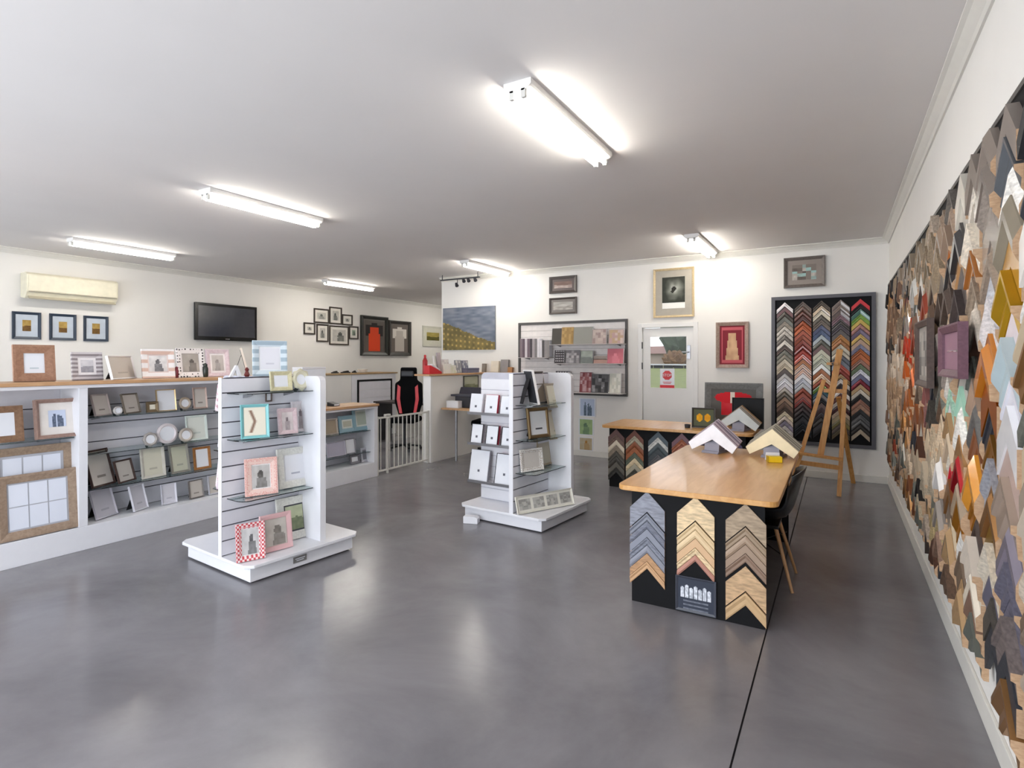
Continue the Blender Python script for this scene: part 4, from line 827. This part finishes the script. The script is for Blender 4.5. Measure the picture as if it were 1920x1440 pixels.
# pictures hung over the samples
a = P(1744, 675, X=XR-.08); 
def rpic(label, x0, y0, x1, y1, fc, X, **k):
    a, b = P(x0, (y0+y1)/2, X=X), P(x1, (y0+y1)/2, X=X); c, d = P((x0+x1)/2, y1, X=X), P((x0+x1)/2, y0, X=X)
    return frame(label, (X, (a.y+b.y)/2, c.z), abs(a.y-b.y), d.z-c.z, fc, .035, -R, t=.035, name='framed_picture', cat='picture', **k)
rpic('narrow dark frame with a grey picture hung over the wall samples', 1727, 601, 1752, 725, 'w:#57463f,#463630', XR-.075, mc='#8c8680', mw=.03, pc=('noise', 4, ['#8a8782', '#b5aea6', '#5c5856']))
rpic('mauve-matted frame with a red and white picture hung over the wall samples', 1775, 608, 1816, 708, 'w:#6e4a58,#5c3c48', XR-.08, mc='#8e6478', mw=.08, pc=('noise', 6, ['#8c7f84', '#c9b8bc', '#b03848', '#6c6f66']))

# ---------------------------------------------------------------- sample tables
TZ = .745
def table(name, label, x0, x1, y0, y1, oh, side, closed):
    t = thing(name, label, 'table', ((x0+x1)/2, y0, 0)); w = x1-x0; L = y1-y0; r = .06; pts = []
    for cx_, cy_, a0 in ((w/2-r, r, -90), (w/2-r, L-r, 0), (-w/2+r, L-r, 90), (-w/2+r, r, 180)):
        for k in range(6): q = math.radians(a0+k*18); pts.append((cx_+r*math.cos(q), cy_+r*math.sin(q)))
    M().prism(pts, TZ-.032, TZ, 'z').build('table_top', OAK, t, bevel=.004)
    b = w/2-oh
    M().box(-b, b, oh, oh+.02, .0, TZ-.033).build('front_panel', BLACK, t)
    M().box(-b, b, L-oh-.02, L-oh, .0, TZ-.033).build('rear_panel', BLACK, t)
    if side: M().box(-b, -b+.02, oh+.021, L-oh-.021, 0, TZ-.033).build('side_panel', BLACK, t)
    M().box(-b+.03, b-.03, L*.78, L*.78+.02, .3, TZ-.033).build('brace_panel', BLACK, t)
    return t
TX0, TX1, TY0, TY1 = -1.21, -.285, 3.38, 5.3
T1 = table('sample_table', 'large oak-topped black sample table in the foreground', TX0, TX1, TY0, TY1, .075, True, True)
T2 = table('sample_table', 'oak-topped black sample table further back near the door', -2.48, -.78, 6.37, 7.2, .08, True, True)
FY = TY0+.075-.001
def column(x0, x1, y, zt, items, rz, label, gap=0, grp=None, K='Y'):
    w = abs(x1-x0); z = zt; 
    for i, (v, col, fin) in enumerate(items):
        if col:
            loc = ((x0+x1)/2, y, z) if K == 'Y' else (y, (x0+x1)/2, z)
            sample(loc, rz, w, v*.94, .012 if v > .1 else .016, 0 if v > .1 else (i % 3), col, fin, label % (cname(col), ordn[i]), grp, name='chevron_sample')
        z -= v
u = lambda s: [(float(a), b if b != '-' else None, c) for a, b, c in [q.split() for q in s.split(',')]]
def fxp(px): return P(px, 1000, Y=FY).x
zc = lambda px, py: P(px, py, Y=FY).z
column(fxp(1182), fxp(1247), FY, zc(1214, 921), u('.135 #8b8d98 g,.05 #80838e p,.05 #747784 g,.052 #878a96 p,.05 #7d808c g,.05 #8b8d98 p,.05 #b58c66 g,.05 #caa078 p'), 0, '%s sample, %s from the top in the left front column of the large table', grp='corner samples on the large table')
column(fxp(1270), fxp(1340), FY, zc(1305, 931), u('.15 #e2c79e g,.05 #dcc096 p,.05 #e2c79e p,.055 #d6b088 p,.045 #e2c79e g,.04 #b88474 p'), 0, '%s sample, %s from the top in the middle front column of the large table', grp='corner samples on the large table')
column(fxp(1361), fxp(1437), FY, zc(1399, 944), u('.135 #a8937a g,.05 #9c866e p,.05 #a8907a p,.05 #a08874 p,.055 #8e7462 p,.02 - p,.15 #c4a27c g,.08 #caa87e p'), 0, '%s sample, %s from the top in the right front column of the large table', grp='corner samples on the large table')
column(TY0+.1, TY0+.37, TX0+.075-.001, .70, u('.06 #d0b094 p,.06 #8a6a54 p,.07 #d8c0a4 p,.06 #b0786c p,.06 #cfb49a p,.07 #6a4a3c p,.06 #c9a890 p'), -R, '%s sample seen edge-on, %s from top on the left side of the large table', grp='corner samples on the large table', K='X')
# small poster on the table front
q0, q1 = P(1267, 1112, Y=FY-.006), P(1343, 1112, Y=FY-.006); zb = P(1305, 1149, Y=FY).z; 
frame('small grey-framed poster of a white group on the front of the large table', ((q0.x+q1.x)/2, FY-.001, zb), q1.x-q0.x, P(1305, 1083, Y=FY).z-zb, '#3c3f4a', .014, 0, t=.012, pc=('group', 3, ['#3a3f4c', '#e6e9f0']), n=40, name='framed_poster', cat='picture')
F2 = 6.37+.08-.001
def f2(px): return P(px, 850, Y=F2).x
PB = [['#6b4f4c', '#7a6258', '#d9cdb8', '#8a7c6c', '#5a564e', '#48443e', '#6a665c', '#3c3a36', '#8f8c84'], ['#6e4030', '#a9a08c', '#8c4e2e', '#9a5a34', '#5f6656', '#d8c4a0', '#a8a08c', '#4c4a40', '#8c7c60'], ['#46525a', '#d0cec8', '#4a5458', '#3a4044', '#5c5a5c', '#8c7c78', '#3c3c40', '#9c948c', '#44403c'], ['#6c444c', '#9c5a3c', '#8c4a34', '#a4663c', '#6c3c30', '#5c3a34', '#7c5c50', '#4c3c3c', '#8c6c5c'],
      ['#7c6c84', '#4c4450', '#a89c8c', '#5c4c44', '#3c3c44', '#8c7c6c', '#6c5c54', '#4c4844', '#9c8c7c'], ['#4c3c5c', '#7c5c4c', '#3c3a40', '#a4947c', '#5c544c', '#6c4c3c', '#8c8478', '#3c3834', '#7c6c5c']]
for c, (a, b) in enumerate(((1141, 1171), (1174, 1207), (1216, 1253), (1260, 1298), (1306, 1345), (1354, 1392))):
    xx0, xx1 = f2(a), f2(b)
    column(xx0, xx1, F2, TZ-.045, [(.066, k, 'g' if i % 2 else 'p') for i, k in enumerate(PB[c])][:8], 0, '%s sample, %s from the top in the '+ordn[c]+' column of the far table', grp='corner samples on the far table')

# mat-corner stacks on stands
def matcorner(label, px, y_apex, py_base, half_px, Y, topc, edges, yaw=0, lean=.12, zs=TZ, arm=.5):
    q = P(px, 675, Y=Y); Z = depth(q.x, q.y); hw = half_px*Z/FOC
    t = thing('mat_corner_stack', label, 'samples', (q.x, q.y, zs+.001), yaw)
    L = hw*1.0; a = L*arm                     # L: half width; a: arm breadth measured along the edge
    pts = [(-L, 0), (0, L*.8), (L, 0), (L*.83, -L*.27), (0, L*.2), (-L*.83, -L*.27)]; zmin = -L*.27; n = len(edges)+1
    T = Matrix.Translation((0, -.03, .012)) @ Matrix.Rotation(-lean, 4, 'X')
    for i, c in enumerate([topc]+edges):
        m = M(); m.T = T; off = i*.0125; up = i*.0065
        m.prism([(p_[0], p_[1]-zmin+up) for p_ in pts], off, off+.0095, 'y')
        m.build('mat_sample', mat('matboard_'+c.strip('#'), c, .75), t)
    for i in range(n):
        m = M(); m.T = T; m.box(-L*.3, L*.3, i*.0125, i*.0125+.0095, 0, L*.3+i*.0065).build('stand_step', mat('stand_grey', '#8b8894', .5), t)
    M().prism([(-.07, 0), (n*.0125+.06, 0), (n*.0125+.02, .02), (-.05, .018)], -L*.34, L*.34, 'x').build('stand_foot', mat('stand_grey', '#8b8894', .5), t)
    return t
matcorner('stack of white mat-board corners on a stand, left end of the large table', 1337, 780, 845, 47, 4.95, '#f1f0f5', ['#b8a9b0', '#8c7a84', '#c9b8bc', '#9c8a94', '#6e6270', '#b0a0a8', '#8a7c88', '#c2b4b8'], yaw=-.25)
matcorner('stack of cream mat-board corners on a stand, right end of the large table', 1448, 785, 850, 47, 4.95, '#ecdcb8', ['#a09888', '#857c6c', '#b0a694', '#6e685c', '#9c9484', '#7a7264', '#b4aa98', '#8c8474'], yaw=-.2)
matcorner('stack of pale grey mat-board corners on a stand, on the far table', 1386, 760, 808, 38, 6.62, '#cbd0cf', ['#8c8478', '#a49c90', '#746c62', '#b8a898', '#9a7a58', '#8c6c4c'], yaw=-.25)
q = P(1452, 675, Y=4.72); t_ = thing('sticky_note_block', 'bright yellow note block in front of the cream mat corners', 'stationery', (q.x, q.y, TZ+.001), .35)
M().box(-.05, .05, -.03, .03, 0, .045).build('note_pad', mat('bright_yellow', '#e8c414', .5), t_, bevel=.003)
M().box(-.052, -.048, -.032, .032, 0, .047).build('pad_edge', mat('dark_yellow', '#b89408', .5), t_)
t_ = thing('label_card', 'small white label card below the cream mat corners', 'card', (*P(1449, 675, Y=4.80).xy, TZ+.001), .35)
M().prism([(0, 0), (.03, 0), (.006, .06), (0, .06)], -.05, .05, 'x').build('card_body', PAPER, t_)
# far table top objects
stood('small dark frame with two yellow mittens on the far table', 1297, 760, 1341, 797, TZ, '#3c3a34', .02, Y=6.7, rz=.1, lean=.1, pc=('mitts', 2, ['#5c6048', '#e09a14', '#f0b818']), name='framed_picture', cat='picture', n=20)
stood('large grey-framed picture with a red shape, standing on the far table', 1320, 710, 1429, 790, TZ, 'w:#6a6864,#5a5854', .075, Y=7.08, rz=0, lean=.08, pc=('cape', 2, ['#5f5c58', '#cf1020', '#e8d8c8']), name='framed_picture', cat='picture', n=30, t=.03)
stood('black panel propped on the right of the far table', 1372, 748, 1432, 805, TZ, '#141416', .012, Y=6.88, rz=0, lean=.1, pc=('plain', 2, ['#121214', '#1c1a1c']), name='propped_board', cat='board', n=4)
q = P(1299, 675, Y=6.6); t_ = thing('pencil_tub', 'low dark tub at the foot of the mitten picture', 'stationery', (q.x-.06, q.y, TZ+.001)); M().lathe([(.03, 0), (.035, .04), (.03, .04), (.026, .008)], 14).build('tub_body', DGREY, t_, smooth=True)

# ---------------------------------------------------------------- shell chair at the large table
def shell_chair():
    t = thing('shell_chair', 'black shell chair with wooden dowel legs at the right of the large table', 'chair', (-.47, 4.29, 0), 0)
    nu, nv = 14, 22; vs = []; fs = []            # profile runs seat front (−x) to back top (+x)
    def prof(s):
        K = [(-.21, .41), (-.2, .44), (-.12, .445), (0, .43), (.1, .43), (.17, .46), (.21, .53), (.235, .62), (.26, .72), (.285, .80)]
        f = s*(len(K)-1); i = min(int(f), len(K)-2); a = f-i; return K[i][0]*(1-a)+K[i+1][0]*a, K[i][1]*(1-a)+K[i+1][1]*a
    for j in range(nv+1):
        s = j/nv; x, z = prof(s)
        hwid = .2+.045*math.sin(min(1, s*1.6)*math.pi/2)-(.09*max(0, s-.75)*4)**1.2*.9 if True else 0
        for i in range(nu+1):
            q = -1+2*i/nu; lift = abs(q)**2.4
            up = .11*lift*math.sin(min(1, s*1.25)*math.pi)**.7 if 0 < s < .8 else 0
            fw = -.09*lift*max(0, (s-.45)/.55)*(1 if s < .95 else .8)
            vs.append((x+fw, q*hwid, z+up-(.04*lift if s > .9 else 0)))
    n = nu+1
    for j in range(nv):
        for i in range(nu): fs.append((j*n+i, j*n+i+1, (j+1)*n+i+1, (j+1)*n+i))
    o = M().add(vs, fs).build('shell', mat('black_shell', '#1b1c20', .35), t, smooth=False)
    o.data.shade_smooth(); md = o.modifiers.new('solid', 'SOLIDIFY'); md.thickness = .009
    LEGW = wood('beech_leg', '#cfa274', '#b88a5c', .45, (9, 9, 1), 5)
    for sx, sy in ((-1, -1), (-1, 1), (1, -1), (1, 1)):
        M().tube([(sx*.10, sy*.11, .40), (sx*.21, sy*.2, 0)], [.014, .009], 10).build('leg', LEGW, t, smooth=True)
    M().tube([(-.15, -.15, .22), (.15, .15, .3)], .004).tube([(.15, -.15, .22), (-.15, .15, .3)], .004).build('wire_brace', BLK, t)
    M().box(-.12, .12, -.13, .13, .385, .405).build('seat_mount', BLK, t)
    return t
shell_chair()

# ---------------------------------------------------------------- easel
ez = thing('artist_easel', 'wooden artist easel in front of the black sample board', 'easel', (0, 0, 0))
fr = P(1573, 931, Z=0); fl_ = Vector((fr.x-.5, fr.y-.02, 0)); rf = Vector((fr.x-.02, fr.y+.78, 0)); cxm = (fr.x+fl_.x)/2
def e(px, py, Y): return P(px, py, Y=Y)
tr = e(1585, 712, fr.y+.22); tl = e(1545, 712, fr.y+.22)
EM = 'ez'
M().bar(fr, tr, .045, .026, up=(0, 1, 0)).build('front_leg', PINE, ez, bevel=.002)
M().bar(fl_, tl, .045, .026, up=(0, 1, 0)).build('front_leg', PINE, ez, bevel=.002)
mt = e(1575, 655, fr.y+.2); mb = e(1538, 855, fr.y+.05)
M().bar(mb, mt, .065, .03, up=(0, 1, 0)).build('centre_mast', PINE, ez, bevel=.002)
hb = e(1572, 745, fr.y+.3); rf2 = P(1600, 906, Z=0)
M().bar(hb+Vector((0, .05, 0)), rf2, .05, .026, up=(0, 1, 0)).build('rear_leg', PINE, ez, bevel=.002)
ca, cb = e(1544, 732, fr.y+.17), e(1588, 734, fr.y+.17)
M().bar(ca, cb, .026, .045, up=(0, 0, 1)).build('cross_bar', PINE, ez, bevel=.002)
ta, tb = e(1494, 849, fr.y-.02), e(1580, 862, fr.y-.02)
M().bar(ta, tb, .09, .024, up=(0, 0, 1)).build('canvas_tray', PINE, ez, bevel=.002)
ta, tb = e(1494, 866, fr.y+.05), e(1580, 878, fr.y+.05)
M().bar(ta, tb, .026, .05, up=(0, 0, 1)).build('cross_bar', PINE, ez, bevel=.002)
c1 = e(1561, 682, fr.y+.16); M().bar(c1-Vector((.06, 0, 0)), c1+Vector((.06, 0, 0)), .04, .03).build('top_clamp', PINE, ez, bevel=.002)
M().tube([c1+Vector((0, -.05, 0)), c1], .012).build('clamp_knob', DGREY, ez, smooth=True)

# ---------------------------------------------------------------- gondolas (pinwheel display stands)
GANG = math.radians(-5)
def loc2w(c, x, y): return (c[0]+x*math.cos(GANG)-y*math.sin(GANG), c[1]+x*math.sin(GANG)+y*math.cos(GANG))
def gpt(c, px, xl=None, yl=None):
    u_ = (px-CX)/FOC; d = Vector((u_*math.cos(TH)-math.sin(TH), u_*math.sin(TH)+math.cos(TH))); nn = Vector((math.cos(GANG), math.sin(GANG))) if xl is not None else Vector((-math.sin(GANG), math.cos(GANG)))
    q_ = d*((nn.dot(Vector(c))+(xl if xl is not None else yl))/nn.dot(d)); return q_
def gondola(label, cx_, cy_, xa):
    t = thing('display_gondola', label, 'display stand', (cx_, cy_, 0), GANG); H = 1.405
    M().box(-.44, .44, -.42, .44, .012, .115).build('plinth', LAM, t, bevel=.004)
    c = .05; o_ = .485
    M().prism([(-o_+c, -o_+.02), (o_-c, -o_+.02), (o_, -o_+.02+c), (o_, o_-c), (o_-c, o_), (-o_+c, o_), (-o_, o_-c), (-o_, -o_+.02+c)], .115, .138, 'z').build('base_top', LAM, t, bevel=.004)
    def arm(x0, x1, y0, y1, faces, ctop):
        w_, l_ = x1-x0, y1-y0; r = .05
        if l_ > w_:
            pts = [(y0, .138), (y1, .138), (y1, H)] + [(y0+r-r*math.sin(q), H-r+r*math.cos(q)) for q in (0, .4, .8, 1.2, math.pi/2)] if ctop < 0 else [(y1, .138), (y0, .138), (y0, H)]+[(y1-r+r*math.sin(q), H-r+r*math.cos(q)) for q in (0, .4, .8, 1.2, math.pi/2)]
            b = M().prism(pts, x0, x1, 'x').build('panel', GROOVE if faces else LAM, t)
            for f in faces: slats(b, 'x', x1 if f > 0 else x0, f, y0+.001, y1-.001, .145, H, .108, th=.007)
            if faces: M().box(x0-.007, x1+.007, (y0-.004) if ctop < 0 else y1, y0 if ctop < 0 else y1+.004, .138, H).build('edge_strip', LAM, b)
        else:
            pts = [(x1, .138), (x0, .138), (x0, H)]+[(x1-r+r*math.sin(q), H-r+r*math.cos(q)) for q in (0, .4, .8, 1.2, math.pi/2)] if ctop > 0 else [(x0, .138), (x1, .138), (x1, H)]+[(x0+r-r*math.sin(q), H-r+r*math.cos(q)) for q in (0, .4, .8, 1.2, math.pi/2)]
            b = M().prism(pts, y0, y1, 'y').build('panel', LAM if not faces else mat('pale_groove', '#b9b9c4', .6), t)
            for f in faces: slats(b, 'y', y1 if f > 0 else y0, f, x0+.001, x1-.05, .145, H-.06, .108, th=.006, m=LAM, gap=.007) if ctop > 0 else slats(b, 'y', y1 if f > 0 else y0, f, x0+.001, x1-.001, .145, H-.06, .108, th=.006, m=LAM, gap=.006)
        return b
    arm(xa-.03, xa, -.455, .155, (1, -1), -1)      # A: faces the camera side (+x)
    arm(-.12, .415, .155, .205, (), 1)            # B: plain, faces -y
    arm(-.45, xa-.031, -.15, -.10, (-1,), -1)      # D: slats facing -y
    arm(-.12, -.07, -.1, .155, (), 1)           # C
    M().box(-.12, -.07, .206, .24, .138, .2).build('foot_block', LAM, t)
    return t
G1, G2 = (-3.86, 2.84), (-2.66, 4.837)
GA = gondola('white slatted display gondola nearest the camera, carrying colourful frames', *G1, .13)
GB = gondola('white slatted display gondola nearer the table, carrying white boxed frames', *G2, .152)
# label plate on the front gondola, small block under the second
qq = gpt(G1, 562, .441)
t_ = thing('label_plate', 'small grey label plate fixed to the base of the front gondola', 'label', (qq.x, qq.y, .068), R+GANG)
M().box(-.055, .055, -.006, 0, -.022, .022).build('plate', mat('plate_grey', '#7c7a78', .4), t_, bevel=.002)
M().box(-.04, .04, -.007, -.006, .004, .009).box(-.03, .03, -.007, -.006, -.009, -.004).build('engraved_lines', PAPER, t_)
t_ = thing('wooden_block', 'small white block on the floor under the left corner of the second gondola', 'block', (*P(884, 980, Z=0).xy, 0), .3)
M().prism([(-.07, 0), (.07, 0), (.07, .05), (.04, .065), (-.07, .065)], -.04, .04, 'y').build('block_body', LAM, t_, bevel=.004)
# shelves on gondolas
def garm(label, c, xl, y0, y1, z, dep, flip=1):
    t = thing('glass_shelf', label, 'shelf', (*loc2w(c, xl, y0), z-.007), GANG); L = y1-y0; pts = [(0, 0), (dep*.6, 0)]+[(dep*.6+dep*.4*math.sin(q), L*.0+.06*(1-math.cos(q))) for q in (.4, .8, 1.2, 1.57)]+[(dep, L), (0, L)]
    M().prism([(flip*a_, b_) for a_, b_ in pts], 0, .006, 'z').build('shelf_panel', GLASS, t)
    for yy in (.12, L-.12): M().prism([(0, 0), (flip*dep*.6, -.003), (flip*dep*.6, -.01), (0, -.035)], yy-.004, yy+.004, 'y').build('bracket', STEEL, t)
for z, w_ in ((1.295, 'top'), (.965, 'middle'), (.545, 'bottom')): garm(w_+' curved glass shelf on the front gondola', G1, .138, -.42, .145, z, .2)
for z, w_ in ((1.16, 'upper'), (.88, 'middle'), (.6, 'lower')): garm(w_+' glass shelf on the rear face of the front gondola', G1, .09, -.44, -.16, z, .15, -1)
for z, w_ in ((1.12, 'top'), (.80, 'middle'), (.50, 'bottom')): garm(w_+' curved glass shelf on the second gondola', G2, .16, -.42, .145, z, .2)
# frames on front gondola, +x face
def gs(label, x0, y0, x1, y1, zs, fc, fw, dx=.1, g=G1, rz=R, **k): return stood(label, x0, y0, x1, y1, zs, fc, fw, pt=gpt(g, (x0+x1)/2, .13+dx), rz=rz+GANG, **k)
CRM = 'w:#d6cfae,#c2ba92'
gs('pale cream floral frame, left of two on the top shelf of the front gondola', 507, 697, 547, 733, 1.296, CRM, .025, rz=R-.1, mc='#eee9d0', mw=.006, pc=PLAIN)
roundframe('cream flower-shaped frame, right of two on the top shelf of the front gondola', 565, 696, 735, 1.296, '#d6d2ba', gpt(G1, 565, .23).x, inner=.5, scallop=.08)
gs('turquoise frame with a feather picture on the middle shelf of the front gondola', 452, 760, 505, 823, .966, '#7fc0c4', .018, dx=.14, rz=R-.3, mc='#a9d4d6', mw=.004, pc=('feather', 2, ['#e9e2d2', '#7a5a4a']), n=20)
gs('pale pink frame with a silhouette portrait, front of the pair on the middle shelf', 522, 771, 557, 819, .966, 'w:#d6c2c6,#c9b0b6', .03, dx=.12, rz=R-.1, pc=('blob', 3, ['#dcd2d2', '#7c7074']))
gs('white frame with a silhouette portrait, behind the pale pink one', 549, 762, 582, 818, .966, '#d9d2d6', .022, dx=.06, rz=R, pc=('blob', 9, ['#e6e0e2', '#6d6266']))
gs('red floral patterned frame with a child photo on the bottom shelf', 460, 867, 521, 935, .546, pattern('red_floral', '#d98c84', '#e9c9c0', 'voronoi', 90, .35), .045, dx=.12, rz=R-.3, mc='#efeceb', mw=.008, pc=('blob', 14, ['#c9c6c4', '#55524f']), n=18)
gs('pearl mosaic frame on the bottom shelf of the front gondola', 523, 848, 587, 920, .546, mat('pearl', '#dad9d2', .25, noise=.12, nscale=60), .05, dx=.08, rz=R-.05, mc='#e4e4e6', mw=.01, pc=TXT)
gs('red checked frame with a child photo on the gondola base', 443, 985, 497, 1053, .14, pattern('red_check', '#c84850', '#eedada', 'checker', 70), .035, dx=.24, rz=R-.3, mc='#f0eeee', mw=.006, pc=('blob', 16, ['#d6d4d4', '#5a5a5c']), n=18)
gs('plain pink frame with a portrait on the gondola base', 490, 966, 548, 1033, .14, '#dcb4b6', .035, dx=.2, rz=R-.1, mc='#c9c0b8', mw=.005, pc=('blob', 17, ['#d0cbc4', '#77726c']), n=16)
gs('mother-of-pearl frame with a dark-edged photo at the back of the gondola base', 522, 942, 586, 1020, .14, mat('pearl', '#dad9d2', .25), .06, dx=.08, rz=R-.05, mc='#3c3e44', mw=.012, pc=('land', 19, ['#c9cfae', '#a3aa88', '#6f7a60']), n=16)
t_ = frame('tiny brown frame clipped under the top shelf of the front gondola', (*gpt(G1, 503, .142), 1.215), .05, .07, 'w:#6e5a52,#5c4a44', .01, R+GANG, pc=PLAIN, t=.012)
# on gondola tops
stood('tall pale blue board frame on top of the front gondola', 474, 640, 538, 706, 1.406, pattern('blue_stripes', '#a3b6c4', '#d5e1ea', 'wave', 5, .5), .045, pt=gpt(G1, 506, .105), rz=R-.35, mc='#f1f3f7', mw=.01, pc=('text', 8, ['#e6e6ee', '#cfcfda']), stand=True, lean=.05)
t_ = thing('white_letter', 'white standing letter ornament on top of the front gondola', 'ornament', (*gpt(G1, 441, .1), 1.406), R-.2)
M().prism([(-.045, 0), (-.02, 0), (.0, .05), (.02, 0), (.045, 0), (.015, .085), (-.0, .085)], -.012, .012, 'y').build('ornament_body', LAM, t_, bevel=.002)
t_ = thing('red_trinket', 'small dark red trinket beside the pale blue frame', 'ornament', (*gpt(G1, 463, .1), 1.406))
M().lathe([(.014, 0), (.02, .015), (.01, .04), (.016, .055), (.004, .07)], 14).build('trinket_body', mat('dark_red2', '#6a2a26', .4), t_, smooth=True)
# rear-face frames overhanging the near end
RFM = [pattern('pink_zig', '#c9a2aa', '#eadfe2', 'wave', 14, .4), '#e2dce4', pattern('pink_zig2', '#b98a94', '#e6d6dc', 'voronoi', 80, .3), 'w:#c9c2cc,#b2a9b6', '#ded2d4']
for i, (x_, y_, z_, w_, h_, lab) in enumerate(((-.02, -.40, 1.161, .14, .19, 'pink zigzag frame on the rear of the front gondola, highest'), (-.06, -.36, .881, .13, .2, 'white frame on the rear of the front gondola, middle shelf'), (-.01, -.40, .601, .16, .2, 'pink dotted frame on the rear of the front gondola, lower shelf'))):
    frame(lab, (*loc2w(G1, x_, y_), z_), w_, h_, RFM[i], .022, -.5, .1, pc=('blob', 30+i, ['#dcd6da', '#6a666c']), stand=False)
# second gondola +x face
def g2s(*a, **k): return gs(*a, g=G2, **k)
g2s('white V-shaped book frame seen edge-on, top shelf of the second gondola', 992, 684, 1009, 748, 1.121, '#e0dcda', .012, rz=R+.95, pc=('plain', 1, ['#8a7e76', '#6f655f']), lean=.2, dx=.12)
g2s('grey-brown frame behind the V-shaped frame on the second gondola', 1004, 691, 1022, 748, 1.121, 'w:#8f8680,#7a716b', .01, rz=R-.1, pc=('plain', 1, ['#8f8478', '#6f665e']), lean=.15, dx=.04)
g2s('cream and silver frame, top right of the second gondola', 1028, 723, 1058, 768, 1.06, 'w:#b9ad9c,#a89a88', .02, rz=R-.1, pc=('text', 6, ['#dcd8c6', '#c2bda8']), lean=.22, dx=.12)
g2s('ornate dark gold frame with a white insert on the second gondola', 991, 757, 1031, 814, .801, 'g:#7d6a4c', .035, rz=R-.25, pc=('text', 2, ['#d2d4d8', '#4c4c52']), dx=.14, prof=RPROF)
g2s('cream frame with brown edge, middle right of the second gondola', 1031, 797, 1061, 850, .75, 'w:#c3b29a,#ae9a80', .02, rz=R-.1, pc=('text', 6, ['#d6d0c0', '#b8b0a0']), lean=.25, dx=.12)
g2s('white lattice frame with a brown side on the bottom shelf of the second gondola', 977, 839, 1018, 880, .501, pattern('lattice', '#a89686', '#e6e2de', 'voronoi', 60, .35), .035, rz=R-.3, pc=('plain', 1, ['#d9d2cc', '#c8c0b8']), dx=.1)
g2s('dull tan frame behind the white lattice frame', 1010, 815, 1034, 868, .501, 'w:#b5a48c,#9c8a72', .02, rz=R, pc=('plain', 1, ['#cfc8b8', '#b8b0a0']), dx=.05)
fl2 = frame('long white frame with four photo openings leaning on the second gondola base', (*loc2w(G2, .33, -.16), .14), .66, .155, '#dcd8cc', .012, R+GANG-.36, .3, mc='#e9e6dc', mw=.018, grid=(4, 1, .03), pc=('noise', 5, ['#a9a7a2', '#c3c1bb', '#8f8d88']), t=.02, stand=False)
# white boxed frames on the D face (facing -y), three rows
def boxed(label, x0, y0, x1, y1, zs, dark, side):
    cxp = (x0+x1)/2; q = gpt(G2, cxp, yl=-.27); w, h = size_at(q.x, q.y, 0, x1-x0, y1-y0, (cxp-CX)/FOC)
    t = thing('boxed_photo', label, 'boxed frame', (q.x, q.y, zs+.001), GANG, 'white boxed frames on the second gondola', rx=-.18)
    M().box(-w/2, w/2, 0, .022, 0, h).build('box_body', mat('side_'+side.strip('#'), side, .4), t)
    M().box(-w/2+.004, w/2-.004, -.003, 0, .004, h-.004).build('front_sheet', PAPER, t)
    if dark: ring(w, h, .006, .006, FPROF).build('dark_rim', BLK, t)
    M().box(-.012, .012, -.0045, -.003, h*.3, h*.3+.022).build('logo_square', mat('logo_grey', '#5c5c66', .5), t)
for z_ in (1.0, .70, .33):
    w_ = {1.0: 'top', .70: 'middle', .33: 'bottom'}[z_]
    t = thing('wire_shelf', w_+' white ledge holding boxed frames on the second gondola', 'shelf', (*loc2w(G2, -.5, -.158), z_), GANG)
    M().box(0, .57, -.15, 0, -.008, 0).build('shelf_panel', LAM, t); M().box(0, .57, -.153, -.148, -.008, .018).build('lip', STEEL, t)
RED = '#a5203a'; GRY = '#8c8c92'; WHT = '#dfe0e6'
OR3 = ['left', 'middle', 'right']
for i, (x0, x1, sd) in enumerate(((879, 903, WHT), (907, 932, RED), (936, 963, GRY))): boxed('white boxed frame, %s one of the top row on the second gondola' % OR3[i], x0, 748, x1, 785, 1.0, False, sd)
for i, (x0, x1, sd) in enumerate(((881, 904, GRY), (909, 933, RED), (938, 963, RED))): boxed('dark-edged white boxed frame, %s one of the middle row on the second gondola' % OR3[i], x0, 810, x1, 847, .70, True, sd)
for i, (x0, x1, sd, dk_) in enumerate(((877, 914, GRY, False), (925, 962, RED, True))): boxed('larger white boxed frame, %s one of the bottom row on the second gondola' % ('left', 'right')[i], x0, 874, x1, 932, .33, dk_, sd)
